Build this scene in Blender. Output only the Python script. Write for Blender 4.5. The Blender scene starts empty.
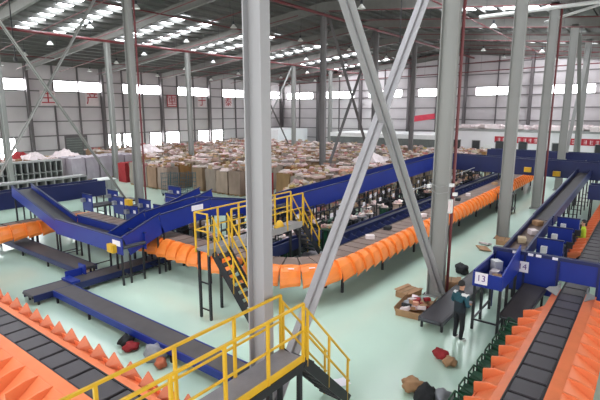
import bpy, bmesh, math, random
from mathutils import Vector, Matrix
random.seed(7)
S = bpy.context.scene
COL = S.collection
# ------------------------------------------------------------------ camera
CAM_H = 6.2
FPX = 461.0
PITCH = math.atan(88 / 461.0)
YAW = math.radians(37.5)
cd = bpy.data.cameras.new('camera')
cd.sensor_width = 36.0
cd.lens = FPX / 600 * 36.0
cd.clip_end = 400
cam = bpy.data.objects.new('camera', cd)
COL.objects.link(cam)
cam.location = (0, 0, CAM_H)
fw = Vector((math.cos(YAW) * math.cos(PITCH), math.sin(YAW) * math.cos(PITCH), -math.sin(PITCH)))
cam.rotation_euler = fw.to_track_quat('-Z', 'Y').to_euler()
S.camera = cam
# ------------------------------------------------------------------ world, exposure
SKY = 1.5
PANE = 10.0
w = bpy.data.worlds.new('world')
S.world = w
w.use_nodes = True
bg = w.node_tree.nodes['Background']
bg.inputs[0].default_value = (1.0, 0.985, 0.965, 1)
bg.inputs[1].default_value = SKY
S.view_settings.view_transform = 'Standard'
S.view_settings.look = 'None'
S.view_settings.gamma = 1
S.view_settings.use_curve_mapping = False
S.view_settings.exposure = 0.7
S.cycles.use_denoising = True
S.cycles.max_bounces = 6
S.cycles.diffuse_bounces = 4
S.cycles.glossy_bounces = 3
S.cycles.sample_clamp_indirect = 6


# ------------------------------------------------------------------ materials
def srgb(r, g, b):
    f = lambda c: (c / 255 / 12.92) if c <= 10 else (((c / 255 + 0.055) / 1.055) ** 2.4)
    return (f(r), f(g), f(b), 1)


MATS = {}


def mat(name, rgb, rough=0.5, metal=0.0, var=0.12, scale=3.0, bump=0.0, bscale=20.0, rnd=0.0, island=0.0, spec=0.5, hue=0.0, stretch=None):
    """procedural principled material: noise mottling, optional per-object or per-piece variation, optional bump"""
    m = bpy.data.materials.new(name)
    m.use_nodes = True
    nt = m.node_tree
    N, L = nt.nodes, nt.links
    b = N['Principled BSDF']
    b.inputs['Roughness'].default_value = rough
    b.inputs['Metallic'].default_value = metal
    b.inputs['Specular IOR Level'].default_value = spec
    tc = N.new('ShaderNodeTexCoord')
    nz = N.new('ShaderNodeTexNoise')
    nz.inputs['Scale'].default_value = scale
    nz.inputs['Detail'].default_value = 4
    src = tc.outputs['Object']
    if stretch:
        mp = N.new('ShaderNodeMapping')
        mp.inputs['Scale'].default_value = stretch
        L.new(src, mp.inputs[0])
        src = mp.outputs[0]
    L.new(src, nz.inputs['Vector'])
    mr = N.new('ShaderNodeMapRange')
    mr.inputs[1].default_value = 0.25
    mr.inputs[2].default_value = 0.75
    mr.inputs[3].default_value = 1 - var
    mr.inputs[4].default_value = 1 + var
    L.new(nz.outputs[0], mr.inputs[0])
    hs = N.new('ShaderNodeHueSaturation')
    hs.inputs['Color'].default_value = srgb(*rgb)
    val = mr.outputs[0]
    if rnd or island:
        if rnd:
            oi = N.new('ShaderNodeObjectInfo')
            rs = oi.outputs['Random']
            amt = rnd
        else:
            gi = N.new('ShaderNodeNewGeometry')
            rs = gi.outputs['Random Per Island']
            amt = island
        m2 = N.new('ShaderNodeMapRange')
        m2.inputs[3].default_value = 1 - amt
        m2.inputs[4].default_value = 1 + amt
        L.new(rs, m2.inputs[0])
        mu = N.new('ShaderNodeMath')
        mu.operation = 'MULTIPLY'
        L.new(val, mu.inputs[0])
        L.new(m2.outputs[0], mu.inputs[1])
        val = mu.outputs[0]
        if hue:
            wn = N.new('ShaderNodeTexWhiteNoise')
            wn.noise_dimensions = '1D'
            L.new(rs, wn.inputs['W'])
            m3 = N.new('ShaderNodeMapRange')
            m3.inputs[3].default_value = 0.5 - hue
            m3.inputs[4].default_value = 0.5 + hue
            L.new(wn.outputs['Value'], m3.inputs[0])
            L.new(m3.outputs[0], hs.inputs['Hue'])
            m4 = N.new('ShaderNodeMapRange')
            m4.inputs[3].default_value = 0.35
            m4.inputs[4].default_value = 1.3
            sep = N.new('ShaderNodeSeparateColor')
            L.new(wn.outputs['Color'], sep.inputs[0])
            L.new(sep.outputs[1], m4.inputs[0])
            L.new(m4.outputs[0], hs.inputs['Saturation'])
    L.new(val, hs.inputs['Value'])
    L.new(hs.outputs[0], b.inputs['Base Color'])
    if bump:
        n2 = N.new('ShaderNodeTexNoise')
        n2.inputs['Scale'].default_value = bscale
        L.new(src, n2.inputs['Vector'])
        bp = N.new('ShaderNodeBump')
        bp.inputs['Strength'].default_value = bump
        bp.inputs['Distance'].default_value = 0.02
        L.new(n2.outputs[0], bp.inputs['Height'])
        L.new(bp.outputs[0], b.inputs['Normal'])
    MATS[name] = m
    return m


def emit(name, rgb, strength):
    m = bpy.data.materials.new(name)
    m.use_nodes = True
    b = m.node_tree.nodes['Principled BSDF']
    b.inputs['Base Color'].default_value = srgb(*rgb)
    b.inputs['Emission Color'].default_value = srgb(*rgb)
    b.inputs['Emission Strength'].default_value = strength
    MATS[name] = m
    return m


mat('floor', (200, 226, 211), rough=0.17, var=0.05, scale=0.35, spec=0.5, bump=0.02, bscale=1.5)
mat('wall_panel', (204, 197, 200), rough=0.7, var=0.05, scale=0.7, rnd=0.05)
mat('girt', (122, 116, 118), rough=0.6, var=0.08)
mat('post', (104, 98, 100), rough=0.6, var=0.08)
mat('roof_deck', (104, 105, 102), rough=0.7, var=0.12, scale=0.25)
mat('purlin', (108, 108, 105), rough=0.6, var=0.1)
mat('rafter', (120, 118, 115), rough=0.6, var=0.08)
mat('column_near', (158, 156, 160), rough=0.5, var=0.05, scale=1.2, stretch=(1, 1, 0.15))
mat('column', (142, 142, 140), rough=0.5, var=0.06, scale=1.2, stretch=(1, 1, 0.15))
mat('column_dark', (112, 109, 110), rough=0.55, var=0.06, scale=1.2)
mat('red_pipe', (108, 42, 46), rough=0.45, var=0.1)
mat('blue', (18, 44, 138), rough=0.42, var=0.12, scale=1.2)
mat('blue_dark', (20, 32, 84), rough=0.45, var=0.12, scale=1.5)
mat('belt', (84, 80, 82), rough=0.55, var=0.08, scale=4, spec=0.4)
mat('belt_brown', (128, 108, 100), rough=0.65, var=0.12, scale=1.5, rnd=0.08)
mat('belt_dark', (66, 64, 70), rough=0.5, var=0.12, scale=2)
mat('carrier', (76, 72, 77), rough=0.42, var=0.06, scale=2, rnd=0.06)
mat('black_metal', (34, 35, 40), rough=0.45, var=0.2)
mat('steel_dark', (58, 60, 66), rough=0.4, metal=0.3, var=0.15)
mat('rack_grey', (150, 150, 150), rough=0.5, var=0.1)
mat('orange', (246, 138, 60), rough=0.4, var=0.08, scale=2.5, rnd=0.05)
mat('orange_pale', (234, 128, 82), rough=0.45, var=0.08, scale=2.5, rnd=0.05)
mat('orange_fin', (196, 106, 70), rough=0.5, var=0.15, scale=3, rnd=0.08)  # chute orange browned: shading on the backs of the teeth, put into the colour
mat('yellow', (216, 172, 40), rough=0.4, var=0.08, scale=5)
mat('deck_plate', (128, 124, 130), rough=0.45, var=0.1, scale=5, bump=0.3, bscale=60)
mat('green_sack', (20, 74, 50), rough=0.6, var=0.25, scale=4, bump=0.5, bscale=9, rnd=0.15)
mat('white', (226, 226, 226), rough=0.5, var=0.05)
mat('white_pink', (228, 214, 216), rough=0.6, var=0.08)
mat('paper', (236, 232, 240), rough=0.6, var=0.03)
mat('ink', (104, 66, 142), rough=0.6, var=0.05)
mat('red_sign', (176, 34, 52), rough=0.55, var=0.06)
mat('pink_banner', (226, 70, 92), rough=0.6, var=0.1)
mat('office_wall', (226, 224, 228), rough=0.6, var=0.04, scale=0.6)
mat('office_grey', (110, 114, 112), rough=0.6, var=0.1, scale=1.5)
mat('door_dark', (46, 48, 52), rough=0.4, var=0.15)
mat('cardboard', (170, 132, 98), rough=0.8, var=0.12, scale=5, rnd=0.12)
mat('sack_bale', (146, 116, 90), rough=0.85, var=0.22, scale=2.2, bump=0.6, bscale=7, rnd=0.2, hue=0.012, stretch=(1, 1, 0.4))
mat('bale_far', (146, 120, 102), rough=0.85, var=0.2, scale=2.2, island=0.25, hue=0.04)
mat('purple_wrap', (160, 150, 160), rough=0.45, var=0.12, scale=1.6, rnd=0.08)
mat('parcel_mix', (172, 138, 116), rough=0.75, var=0.1, scale=5, island=0.35, hue=0.06)
mat('pale_wrap', (214, 188, 186), rough=0.6, var=0.1, scale=5, island=0.15, hue=0.03)
mat('parcel_single', (190, 158, 136), rough=0.75, var=0.1, scale=5, rnd=0.3, hue=0.06)
mat('pallet', (142, 116, 88), rough=0.85, var=0.15, scale=6)
mat('cage', (52, 84, 96), rough=0.45, metal=0.2, var=0.1)
mat('red_cloth', (150, 36, 42), rough=0.8, var=0.2, scale=5, bump=0.6, bscale=6)
mat('black_cloth', (34, 36, 40), rough=0.8, var=0.25, scale=5, bump=0.7, bscale=9)
mat('grey_plastic', (148, 150, 158), rough=0.5, var=0.2, scale=5, bump=0.6, bscale=8)
mat('skin', (186, 140, 116), rough=0.6, var=0.05)
mat('hair', (18, 17, 18), rough=0.6, var=0.2, scale=20)
mat('teal_jacket', (24, 74, 88), rough=0.75, var=0.2, scale=8, bump=0.5, bscale=14)
mat('dark_jacket', (28, 38, 48), rough=0.8, var=0.2, scale=8, bump=0.5, bscale=14)
mat('pants', (24, 27, 34), rough=0.8, var=0.2, scale=8, bump=0.5, bscale=14)
mat('vest', (176, 198, 40), rough=0.7, var=0.1, scale=6)
mat('lamp_shade', (226, 226, 222), rough=0.4, var=0.04)
emit('daylight_pane', (250, 252, 255), PANE)
emit('skylight', (246, 250, 255), PANE)


# ------------------------------------------------------------------ mesh helpers
class MB:
    def __init__(self):
        self.v = []
        self.f = []

    def add(self, vs, fs):
        o = len(self.v)
        self.v += [tuple(p) for p in vs]
        self.f += [tuple(i + o for i in f) for f in fs]
        return self

    def hexa(self, a):
        return self.add(a, [(0, 3, 2, 1), (4, 5, 6, 7), (0, 1, 5, 4), (1, 2, 6, 5), (2, 3, 7, 6), (3, 0, 4, 7)])

    def box(self, x0, x1, y0, y1, z0, z1):
        return self.hexa([(x0, y0, z0), (x1, y0, z0), (x1, y1, z0), (x0, y1, z0), (x0, y0, z1), (x1, y0, z1), (x1, y1, z1), (x0, y1, z1)])

    def rbox(self, c, size, rz=0.0, tilt=(0, 0)):
        M = Matrix.Translation(c) @ Matrix.Rotation(rz, 4, 'Z') @ Matrix.Rotation(tilt[0], 4, 'X') @ Matrix.Rotation(tilt[1], 4, 'Y')
        x, y, z = size[0] / 2, size[1] / 2, size[2] / 2
        return self.hexa([M @ Vector(p) for p in ((-x, -y, -z), (x, -y, -z), (x, y, -z), (-x, y, -z), (-x, -y, z), (x, -y, z), (x, y, z), (-x, y, z))])

    def bar(self, p, q, wd, h=None, upv=(0, 0, 1)):
        """rectangular bar from p to q"""
        h = h or wd
        p, q = Vector(p), Vector(q)
        d = (q - p).normalized()
        u = Vector(upv)
        if abs(d.dot(u)) > 0.98:
            u = Vector((1, 0, 0))
        s = d.cross(u).normalized() * wd / 2
        t = s.cross(d).normalized() * h / 2
        return self.hexa([p - s - t, p + s - t, p + s + t, p - s + t, q - s - t, q + s - t, q + s + t, q - s + t])

    def tube(self, p, q, r, n=8, r2=None):
        r2 = r if r2 is None else r2
        p, q = Vector(p), Vector(q)
        d = (q - p).normalized()
        u = Vector((0, 0, 1)) if abs(d.z) < 0.95 else Vector((1, 0, 0))
        s = d.cross(u).normalized()
        t = s.cross(d).normalized()
        vs = []
        for c, rr in ((p, r), (q, r2)):
            for i in range(n):
                a = 2 * math.pi * i / n
                vs.append(c + (s * math.cos(a) + t * math.sin(a)) * rr)
        fs = [(i, (i + 1) % n, n + (i + 1) % n, n + i) for i in range(n)]
        fs += [tuple(range(n - 1, -1, -1)), tuple(range(n, 2 * n))]
        return self.add(vs, fs)

    def prism(self, pts, off):
        """polygon pts (3-D) extruded by vector off"""
        n = len(pts)
        off = Vector(off)
        vs = [Vector(p) for p in pts] + [Vector(p) + off for p in pts]
        fs = [tuple(range(n - 1, -1, -1)), tuple(range(n, 2 * n))] + [(i, (i + 1) % n, n + (i + 1) % n, n + i) for i in range(n)]
        return self.add(vs, fs)

    def mesh(self, name, m):
        me = bpy.data.meshes.new(name)
        me.from_pydata(self.v, [], self.f)
        bm = bmesh.new()
        bm.from_mesh(me)
        bmesh.ops.recalc_face_normals(bm, faces=bm.faces)
        bm.to_mesh(me)
        bm.free()
        me.materials.append(MATS[m])
        return me

    def build(self, name, m, parent=None):
        """world coordinates; shifted into the parent's frame (parents carry translation only)"""
        off = wloc(parent)
        self.v = [(a - off.x, b - off.y, c - off.z) for a, b, c in self.v]
        o = bpy.data.objects.new(name, self.mesh(name, m))
        COL.objects.link(o)
        if parent:
            o.parent = parent
        return o


def wloc(o):
    v = Vector((0, 0, 0))
    while o:
        v += o.location
        o = o.parent
    return v


def inst(name, me, parent=None, loc=(0, 0, 0), rz=0.0):
    o = bpy.data.objects.new(name, me)
    COL.objects.link(o)
    o.location = Vector(loc) - (wloc(parent) if parent else Vector((0, 0, 0)))
    o.rotation_euler.z = rz
    if parent:
        o.parent = parent
    return o


def tag(o, label=None, cat=None, group=None, kind=None):
    if label:
        o['label'] = label
    if cat:
        o['category'] = cat
    if group:
        o['group'] = group
    if kind:
        o['kind'] = kind
    return o


def thing(name, label, cat, loc=(0, 0, 0), group=None):
    o = bpy.data.objects.new(name, None)
    o.empty_display_size = 0.1
    COL.objects.link(o)
    o.location = loc
    return tag(o, label, cat, group)


def copy_tree(o, parent=None):
    c = o.copy()
    COL.objects.link(c)
    c.parent = parent
    for ch in o.children:
        copy_tree(ch, c)
    return c


def text(parent, name, s, size, m, loc, rot, depth=0.01):
    cu = bpy.data.curves.new(name, 'FONT')
    cu.body = s
    cu.size = size
    cu.align_x = 'CENTER'
    cu.align_y = 'CENTER'
    cu.extrude = depth
    t = bpy.data.objects.new(name + '_tmp', cu)
    COL.objects.link(t)
    bpy.context.view_layer.update()
    me = bpy.data.meshes.new_from_object(t.evaluated_get(bpy.context.evaluated_depsgraph_get()))
    bpy.data.objects.remove(t)
    me.materials.clear()
    me.materials.append(MATS[m])
    o = bpy.data.objects.new(name, me)
    COL.objects.link(o)
    o.location = Vector(loc) - (wloc(parent) if parent else Vector((0, 0, 0)))
    o.rotation_euler = rot
    if parent:
        o.parent = parent
    return o


# ================================================================== STRUCTURE
YW = 57.35           # left wall plane
XW = 69.0            # right wall plane
RIDGE = 22.65


def roof_z(y):
    return 15.3 - 0.1 * abs(y - RIDGE)


fl = MB().box(-14, XW, -14, YW, -0.2, 0).build('floor', 'floor')
tag(fl, kind='structure')

# ---- left wall (plane Y = YW)
LV = [0, 1.7, 3.4, 5.1, 6.8, 8.6, 9.9, 11.7]
wl = MB().box(8.7, XW + 0.3, YW + 0.10, YW + 0.25, 0, 11.85).build('wall_left', 'girt')
tag(wl, kind='structure')
pm = {}


def panel(parent, name, axis, a0, a1, z0, z1, pos, m, t=0.06):
    """a flat panel proud of a wall; axis X: runs along x at y = pos, axis Y: runs along y at x = pos"""
    key = (name, axis, round(a1 - a0, 2), round(z1 - z0, 2), m)
    if key not in pm:
        wd, h = a1 - a0, z1 - z0
        b = MB()
        if axis == 'X':
            b.box(0, wd, -t, 0, 0, h)
        else:
            b.box(-t, 0, 0, wd, 0, h)
        pm[key] = b.mesh(name, m)
    return inst(name, pm[key], parent, (a0, pos, z0) if axis == 'X' else (pos, a0, z0))


dock = [(20.3, 21.9), (33.2, 34.9), (35.4, 37.4), (39.6, 41.4), (42.3, 44.6), (48.4, 50.4), (51.3, 53.5)]
x = 8.7
k = 0
while x < XW - 0.5:
    for i in range(len(LV) - 1):
        z0, z1 = LV[i], LV[i + 1]
        if i == 5 and k % 3 != 2:
            panel(wl, 'window_pane', 'X', x + 0.06, x + 2.94, z0 + 0.04, z1 - 0.04, YW + 0.1, 'daylight_pane', 0.05)
        else:
            panel(wl, 'wall_panel', 'X', x + 0.03, x + 2.97, z0 + 0.03, z1 - 0.03, YW + 0.1, 'wall_panel', 0.06)
    x += 3
    k += 1
for z in LV[1:]:
    MB().box(8.7, XW, YW - 0.08, YW + 0.06, z - 0.07, z + 0.07).build('girt', 'girt', wl)
x = 8.7
k = 0
while x <= XW:
    if k % 3 == 2:
        MB().box(x - 0.15, x + 0.15, YW - 0.55, YW + 0.05, 0, 11.7).build('wall_column', 'post', wl)
    else:
        MB().box(x - 0.08, x + 0.08, YW - 0.14, YW + 0.05, 0, 11.7).build('wall_post', 'post', wl)
    x += 3
    k += 1
for n, (a, b) in enumerate(dock):
    wi = MB()
    wi.box(a - 0.08, a, YW - 0.12, YW + 0.04, 0.7, 3.35).box(b, b + 0.08, YW - 0.12, YW + 0.04, 0.7, 3.35)
    wi.box(a, b, YW - 0.12, YW + 0.04, 3.27, 3.35).box(a, b, YW - 0.12, YW + 0.04, 0.7, 0.78)
    wi = wi.build('window_%d' % (n + 1), 'girt')
    tag(wi, kind='structure')
    MB().box(a, b, YW - 0.04, YW + 0.03, 0.78, 3.27).build('window_pane', 'daylight_pane', wi)
# roller shutter door
dr = MB().box(27.5, 30.3, YW - 0.12, YW + 0.04, 3.05, 3.35).box(27.5, 27.62, YW - 0.12, YW + 0.04, 0, 3.05).box(30.18, 30.3, YW - 0.12, YW + 0.04, 0, 3.05).build('door_1', 'post')
tag(dr, kind='structure')
for i in range(10):
    MB().box(27.62, 30.18, YW - 0.09, YW + 0.03, 0.02 + i * 0.303, 0.30 + i * 0.303).build('shutter_slat', 'office_grey', dr)

# ---- right wall (plane X = XW, a gable)
wr = MB()
wr.prism([(XW + 0.1, -14, 0), (XW + 0.1, YW + 0.25, 0), (XW + 0.1, YW + 0.25, roof_z(YW)), (XW + 0.1, RIDGE, 15.3), (XW + 0.1, -14, roof_z(-14))], (0.15, 0, 0))
wr = wr.build('wall_right', 'girt')
tag(wr, kind='structure')
RV = [0, 1.7, 3.4, 5.1, 6.8, 8.5, 9.7, 11.4, 13.0, 14.6]
BAY = 17.35 / 4
yy = RIDGE - 8 * BAY
j = 0
for j in range(16):
    y0 = yy + j * BAY
    y1 = y0 + BAY
    top = min(roof_z(y0), roof_z(y1)) - 0.25
    for i in range(len(RV) - 1):
        z0, z1 = RV[i], min(RV[i + 1], top)
        if z1 - z0 < 0.3:
            continue
        if i == 5:
            # each pair of bays has one long window broken by the post
            a, b = (y0 + 1.45, y1 - 0.05) if j % 2 == 0 else (y0 + 0.05, y1 - 1.45)
            panel(wr, 'window_pane', 'Y', a, b, z0 + 0.04, z1 - 0.04, XW + 0.1, 'daylight_pane', 0.05)
            c, d = (y0 + 0.03, y0 + 1.40) if j % 2 == 0 else (y1 - 1.40, y1 - 0.03)
            panel(wr, 'wall_panel', 'Y', c, d, z0 + 0.03, z1 - 0.03, XW + 0.1, 'wall_panel')
        else:
            panel(wr, 'wall_panel', 'Y', y0 + 0.03, y1 - 0.03, z0 + 0.03, z1 - 0.03, XW + 0.1, 'wall_panel')
for z in RV[1:]:
    h = max(0, (15.3 - z) / 0.1)
    a, b = max(-12, RIDGE - h), min(YW, RIDGE + h)
    MB().box(XW - 0.08, XW + 0.06, a, b, z - 0.07, z + 0.07).build('girt', 'girt', wr)
for j in range(17):
    y = yy + j * BAY
    if j % 2 == 0:
        MB().box(XW - 0.6, XW + 0.05, y - 0.17, y + 0.17, 0, roof_z(y) - 0.3).build('wall_column', 'post', wr)
    else:
        MB().box(XW - 0.14, XW + 0.05, y - 0.07, y + 0.07, 0, roof_z(y) - 0.3).build('wall_post', 'post', wr)

# ---- ceiling: deck, purlins, rafters, skylight strips
XR0 = -9.0
YR0 = -12.0
ce = MB()
ce.prism([(XR0, YW + 0.3, roof_z(YW)), (XR0, RIDGE, 15.3), (XR0, YR0, roof_z(YR0)), (XR0, YR0, roof_z(YR0) + 0.15), (XR0, RIDGE, 15.45), (XR0, YW + 0.3, roof_z(YW) + 0.15)], (XW + 0.3 - XR0, 0, 0))
ce = ce.build('ceiling', 'roof_deck')
tag(ce, kind='structure')
y = YW - 0.4
while y > YR0:
    z = roof_z(y) - 0.08
    MB().box(XR0, XW, y - 0.035, y + 0.035, z - 0.26, z + 0.02).box(XR0, XW, y - 0.035, y + 0.12, z - 0.26, z - 0.23).build('purlin', 'purlin', ce)
    y -= 1.5
for i in range(8):
    X = 5.7 + 9 * i
    for (ya, yb) in ((YW, RIDGE), (RIDGE, YR0)):
        za, zb = roof_z(ya) - 0.36, roof_z(yb) - 0.36
        r = MB()
        r.bar((X, ya, za), (X, yb, zb), 0.24, 0.03)
        r.bar((X, ya, za - 0.35), (X, yb, zb - 0.35), 0.03, 0.7)
        r.bar((X, ya, za - 0.7), (X, yb, zb - 0.7), 0.24, 0.03)
        r.build('rafter', 'rafter', ce)
for i in range(-1, 7):
    for dx in (3.4, 6.5):
        X = 5.7 + 9 * i + dx
        for (ya, yb) in ((33.6, 43.6), (6.5, 15.5)):
            y = YW - 0.4
            while y > YR0:
                if ya < y - 0.75 < yb:
                    a, b = y - 1.38, y - 0.12
                    z = lambda q: roof_z(q) - 0.03
                    MB().hexa([(X - 0.5, a, z(a) - 0.03), (X + 0.5, a, z(a) - 0.03), (X + 0.5, b, z(b) - 0.03), (X - 0.5, b, z(b) - 0.03),
                               (X - 0.5, a, z(a)), (X + 0.5, a, z(a)), (X + 0.5, b, z(b)), (X - 0.5, b, z(b))]).build('skylight_panel', 'skylight', ce)
                y -= 1.5


# ================================================================== COLUMNS AND BRACES
def h_column(x, y, d, b, ztop, m, label, group=None, t=0.03):
    o = thing('steel_column', label, 'column', (x, y, 0), group)
    MB().box(x - b / 2, x + b / 2, y - d / 2, y - d / 2 + t, 0.02, ztop).build('flange', m, o)
    MB().box(x - b / 2, x + b / 2, y + d / 2 - t, y + d / 2, 0.02, ztop).build('flange', m, o)
    MB().box(x - t / 2, x + t / 2, y - d / 2 + t, y + d / 2 - t, 0.02, ztop).build('web', m, o)
    bp = MB().box(x - b / 2 - 0.1, x + b / 2 + 0.1, y - d / 2 - 0.1, y + d / 2 + 0.1, 0, 0.03).build('base_plate', m, o)
    for sx in (-1, 1):
        for sy in (-1, 1):
            MB().tube((x + sx * (b / 2 + 0.05), y + sy * (d / 2 + 0.05), 0.03), (x + sx * (b / 2 + 0.05), y + sy * (d / 2 + 0.05), 0.09), 0.02, 6).build('anchor_bolt', 'steel_dark', bp)
    return o


h_column(6.07, 5.6, 0.41, 0.25, 12.7, 'column_near', 'broad pale grey steel column behind the nearest yellow railing')
h_column(14.7, 5.42, 0.54, 0.24, 12.7, 'column', 'pale grey steel column with cardboard and parcels at its foot')
h_column(23.7, 5.52, 0.54, 0.24, 12.7, 'column', 'grey steel column with an empty brown carton at its foot')
h_column(32.7, 5.72, 0.54, 0.24, 12.7, 'column', 'grey steel column with a red pipe, left of the second banner')
h_column(41.7, 5.82, 0.54, 0.24, 12.7, 'column', 'grey steel column standing in front of the second red banner')
h_column(50.7, 5.85, 0.54, 0.24, 12.7, 'column', 'rearmost grey steel column near the right picture edge')
for i, (X, lab) in enumerate(((14.7, 'grey steel column behind the left blue conveyors'), (23.7, 'steel column hidden behind the broad foreground column'),
                              (32.7, 'dark grey steel column among the wrapped pallets, left of the leaning brace'),
                              (41.7, 'dark grey column seen through the crossed foreground braces'), (50.7, 'slim far column right of the crossed foreground braces'))):
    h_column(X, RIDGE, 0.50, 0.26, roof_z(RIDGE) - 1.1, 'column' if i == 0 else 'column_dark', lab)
for X, lab in ((14.7, 'grey column at the left edge above the shelving'), (23.7, 'slender pale column left of the wide column by the cages'), (32.7, 'slender pale column in front of the far left wall windows'),
               (41.7, 'slender column of the far row behind the broad foreground column'), (50.7, 'slender light grey far column near the wall corner'), (59.7, 'thin column of the far row nearest the corner')):
    h_column(X, 40.0, 0.58, 0.30, roof_z(40) - 1.1, 'column', lab)


def brace(p, q, label, wd=0.15, m='column'):
    o = thing('diagonal_brace', label, 'brace', p)
    p, q = Vector(p), Vector(q)
    d = Vector((0, wd * 0.36, 0))
    # a channel pair: two flats and a recessed web
    MB().bar(p - d, q - d, 0.03, wd, (0, 1, 0)).build('channel', m, o)
    MB().bar(p + d, q + d, 0.03, wd, (0, 1, 0)).build('channel', m, o)
    MB().bar(p, q, wd * 0.7, 0.02, (0, 1, 0)).build('web', m, o)
    return o


brace((6.22, 5.5, 0.35), (14.5, 5.36, 12.0), 'long pale diagonal brace rising to the right from the broad column', 0.2, 'column_near')
brace((6.2, 5.28, 11.3), (14.42, 5.14, 0.25), 'long pale diagonal brace descending to the cardboard pile', 0.2, 'column_near')
brace((5.9, RIDGE, 0.3), (14.5, RIDGE, 14.1), 'grey brace rising rightward at the left above the shelving', 0.17)
brace((5.9, RIDGE - 0.25, 14.1), (14.5, RIDGE - 0.25, 0.3), 'grey brace descending toward the blue induction boxes', 0.17)
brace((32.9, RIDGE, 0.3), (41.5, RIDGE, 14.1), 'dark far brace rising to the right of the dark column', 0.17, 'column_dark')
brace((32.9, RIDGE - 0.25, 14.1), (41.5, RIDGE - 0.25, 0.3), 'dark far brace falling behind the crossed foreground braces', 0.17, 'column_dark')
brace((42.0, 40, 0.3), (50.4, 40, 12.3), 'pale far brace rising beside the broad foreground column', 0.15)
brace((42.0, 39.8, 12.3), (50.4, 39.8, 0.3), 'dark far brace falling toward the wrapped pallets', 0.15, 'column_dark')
brace((41.9, 5.8, 0.3), (50.5, 5.8, 12.0), 'brace between the rear columns at the right', 0.17)
brace((41.9, 5.5, 12.0), (50.5, 5.5, 0.3), 'falling brace between the rear columns at the right', 0.17)


# ---- red fire pipes
def pipe(pts, r, label, m='red_pipe', name='sprinkler_pipe', cat='pipe', hang=None):
    o = thing(name, label, cat, pts[0])
    b = MB()
    for p, q in zip(pts[:-1], pts[1:]):
        b.tube(p, q, r, 8)
    b.build('pipe_run', m, o)
    if hang:
        for (hx, hy, hz) in hang:
            MB().tube((hx, hy, hz), (hx, hy, roof_z(hy) - 0.1), 0.012, 5).build('hanger_rod', 'steel_dark', o)
    return o


for y, z, lab in ((21.5, 13.6, 'thick red sprinkler main under the ridge beside the dark columns'), (38.6, 12.2, 'red sprinkler main crossing the left roof bay'),
                  (12.0, 13.0, 'red sprinkler pipe under the right roof slope'), (30.5, 13.4, 'thin red sprinkler pipe in the middle of the left roof slope'), (50.0, 11.6, 'red sprinkler pipe near the far left wall')):
    pipe([(3, y, z), (68, y, z)], 0.11 if y in (21.5, 38.6) else 0.05, lab, hang=[(6 + 6 * i, y, z) for i in range(11)])
pipe([(66.5, 0, 12.0), (66.5, 56, 11.0)], 0.07, 'long red pipe along the top of the far right wall', hang=[(66.5, 4 + 8 * i, 11.95 - i * 0.13) for i in range(7)])
pipe([(60, 0, 12.6), (60, 52, 11.4)], 0.05, 'second red pipe running before the far right wall', hang=[(60, 4 + 8 * i, 12.5 - i * 0.18) for i in range(6)])
pipe([(14.88, 5.09, 0.05), (14.88, 5.09, 12.3)], 0.05, 'red riser pipe on the right side of the column by the cardboard')
pipe([(32.9, 5.38, 0.05), (32.9, 5.38, 12.3)], 0.06, 'red riser pipe on the column left of the second banner')
pipe([(14.9, RIDGE - 0.32, 0.05), (14.9, RIDGE - 0.32, 13.6)], 0.05, 'red riser pipe on the column behind the left conveyors')
pipe([(30.9, 9.6, 12.0), (30.4, 1.0, 12.0)], 0.11, 'white roof tube crossing the upper right corner', 'white', 'roof_tube', 'tube', hang=[(30.5 + 0.12 * i, 2 + 2.4 * i, 12.0) for i in range(4)])
pipe([(30.5, 2.1, 12.1), (35.4, 6.7, 12.05)], 0.09, 'white roof strut slanting off the tube at upper right', 'white', 'roof_tube', 'tube')

for i in range(13):
    X = 8.5 + 4.5 * i
    for ya, yb in ((24.0, 55.0), (21.0, 0.0)):
        o = thing('branch_pipe', 'thin dark red branch pipe running up the roof slope', 'pipe', (X, ya, roof_z(ya) - 1.35), 'red branch pipes under the roof')
        MB().tube((X, ya, roof_z(ya) - 1.35), (X, yb, roof_z(yb) - 1.35), 0.035, 6).build('pipe_run', 'red_pipe', o)
        for k in range(5):
            y = ya + (yb - ya) * (k + 0.5) / 5
            MB().tube((X, y, roof_z(y) - 1.35), (X, y, roof_z(y) - 0.1), 0.012, 5).build('hanger_rod', 'steel_dark', o)
# ---- pendant lamps
lamp = thing('pendant_lamp', 'small white cone-shaped pendant lamp hanging under the roof', 'lamp', (0, 0, 0), 'pendant lamps under the roof')
MB().tube((0, 0, 0), (0, 0, 0.28), 0.28, 12, 0.06).mesh('shade', 'lamp_shade')
inst('shade', MB().tube((0, 0, 0), (0, 0, 0.28), 0.28, 12, 0.06).mesh('shade', 'lamp_shade'), lamp)
inst('housing', MB().tube((0, 0, 0.28), (0, 0, 0.5), 0.09, 8).mesh('housing', 'steel_dark'), lamp)
inst('cord', MB().tube((0, 0, 0.5), (0, 0, 1.74), 0.015, 5).mesh('cord', 'steel_dark'), lamp)
first = True
for X in (19.2, 28.2, 37.2, 46.2, 55.2, 64):
    for Y in (10.5, 16.5, 28.5, 34.5, 41.0, 46.0, 51.5):
        o = lamp if first else copy_tree(lamp)
        first = False
        o.location = (X, Y, roof_z(Y) - 1.75)
# ---- long drop rods holding cable drops
for (X, Y, zb) in ((24, 11.6, 9.6), (12.0, 30, 9.3), (36, 13, 7.5)):
    o = thing('drop_cable', 'black cable drop hanging at %s' % {24: 'the upper middle right of the crossed braces', 12.0: 'the upper left roof', 36: 'the far right wall'}[X], 'cable', (X, Y, zb))
    MB().tube((X, Y, zb), (X, Y, roof_z(Y)), 0.03, 6).build('cable', 'black_metal', o)
    MB().box(X - 0.08, X + 0.08, Y - 0.05, Y + 0.05, zb - 0.2, zb).build('plug_box', 'black_metal', o)

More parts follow.
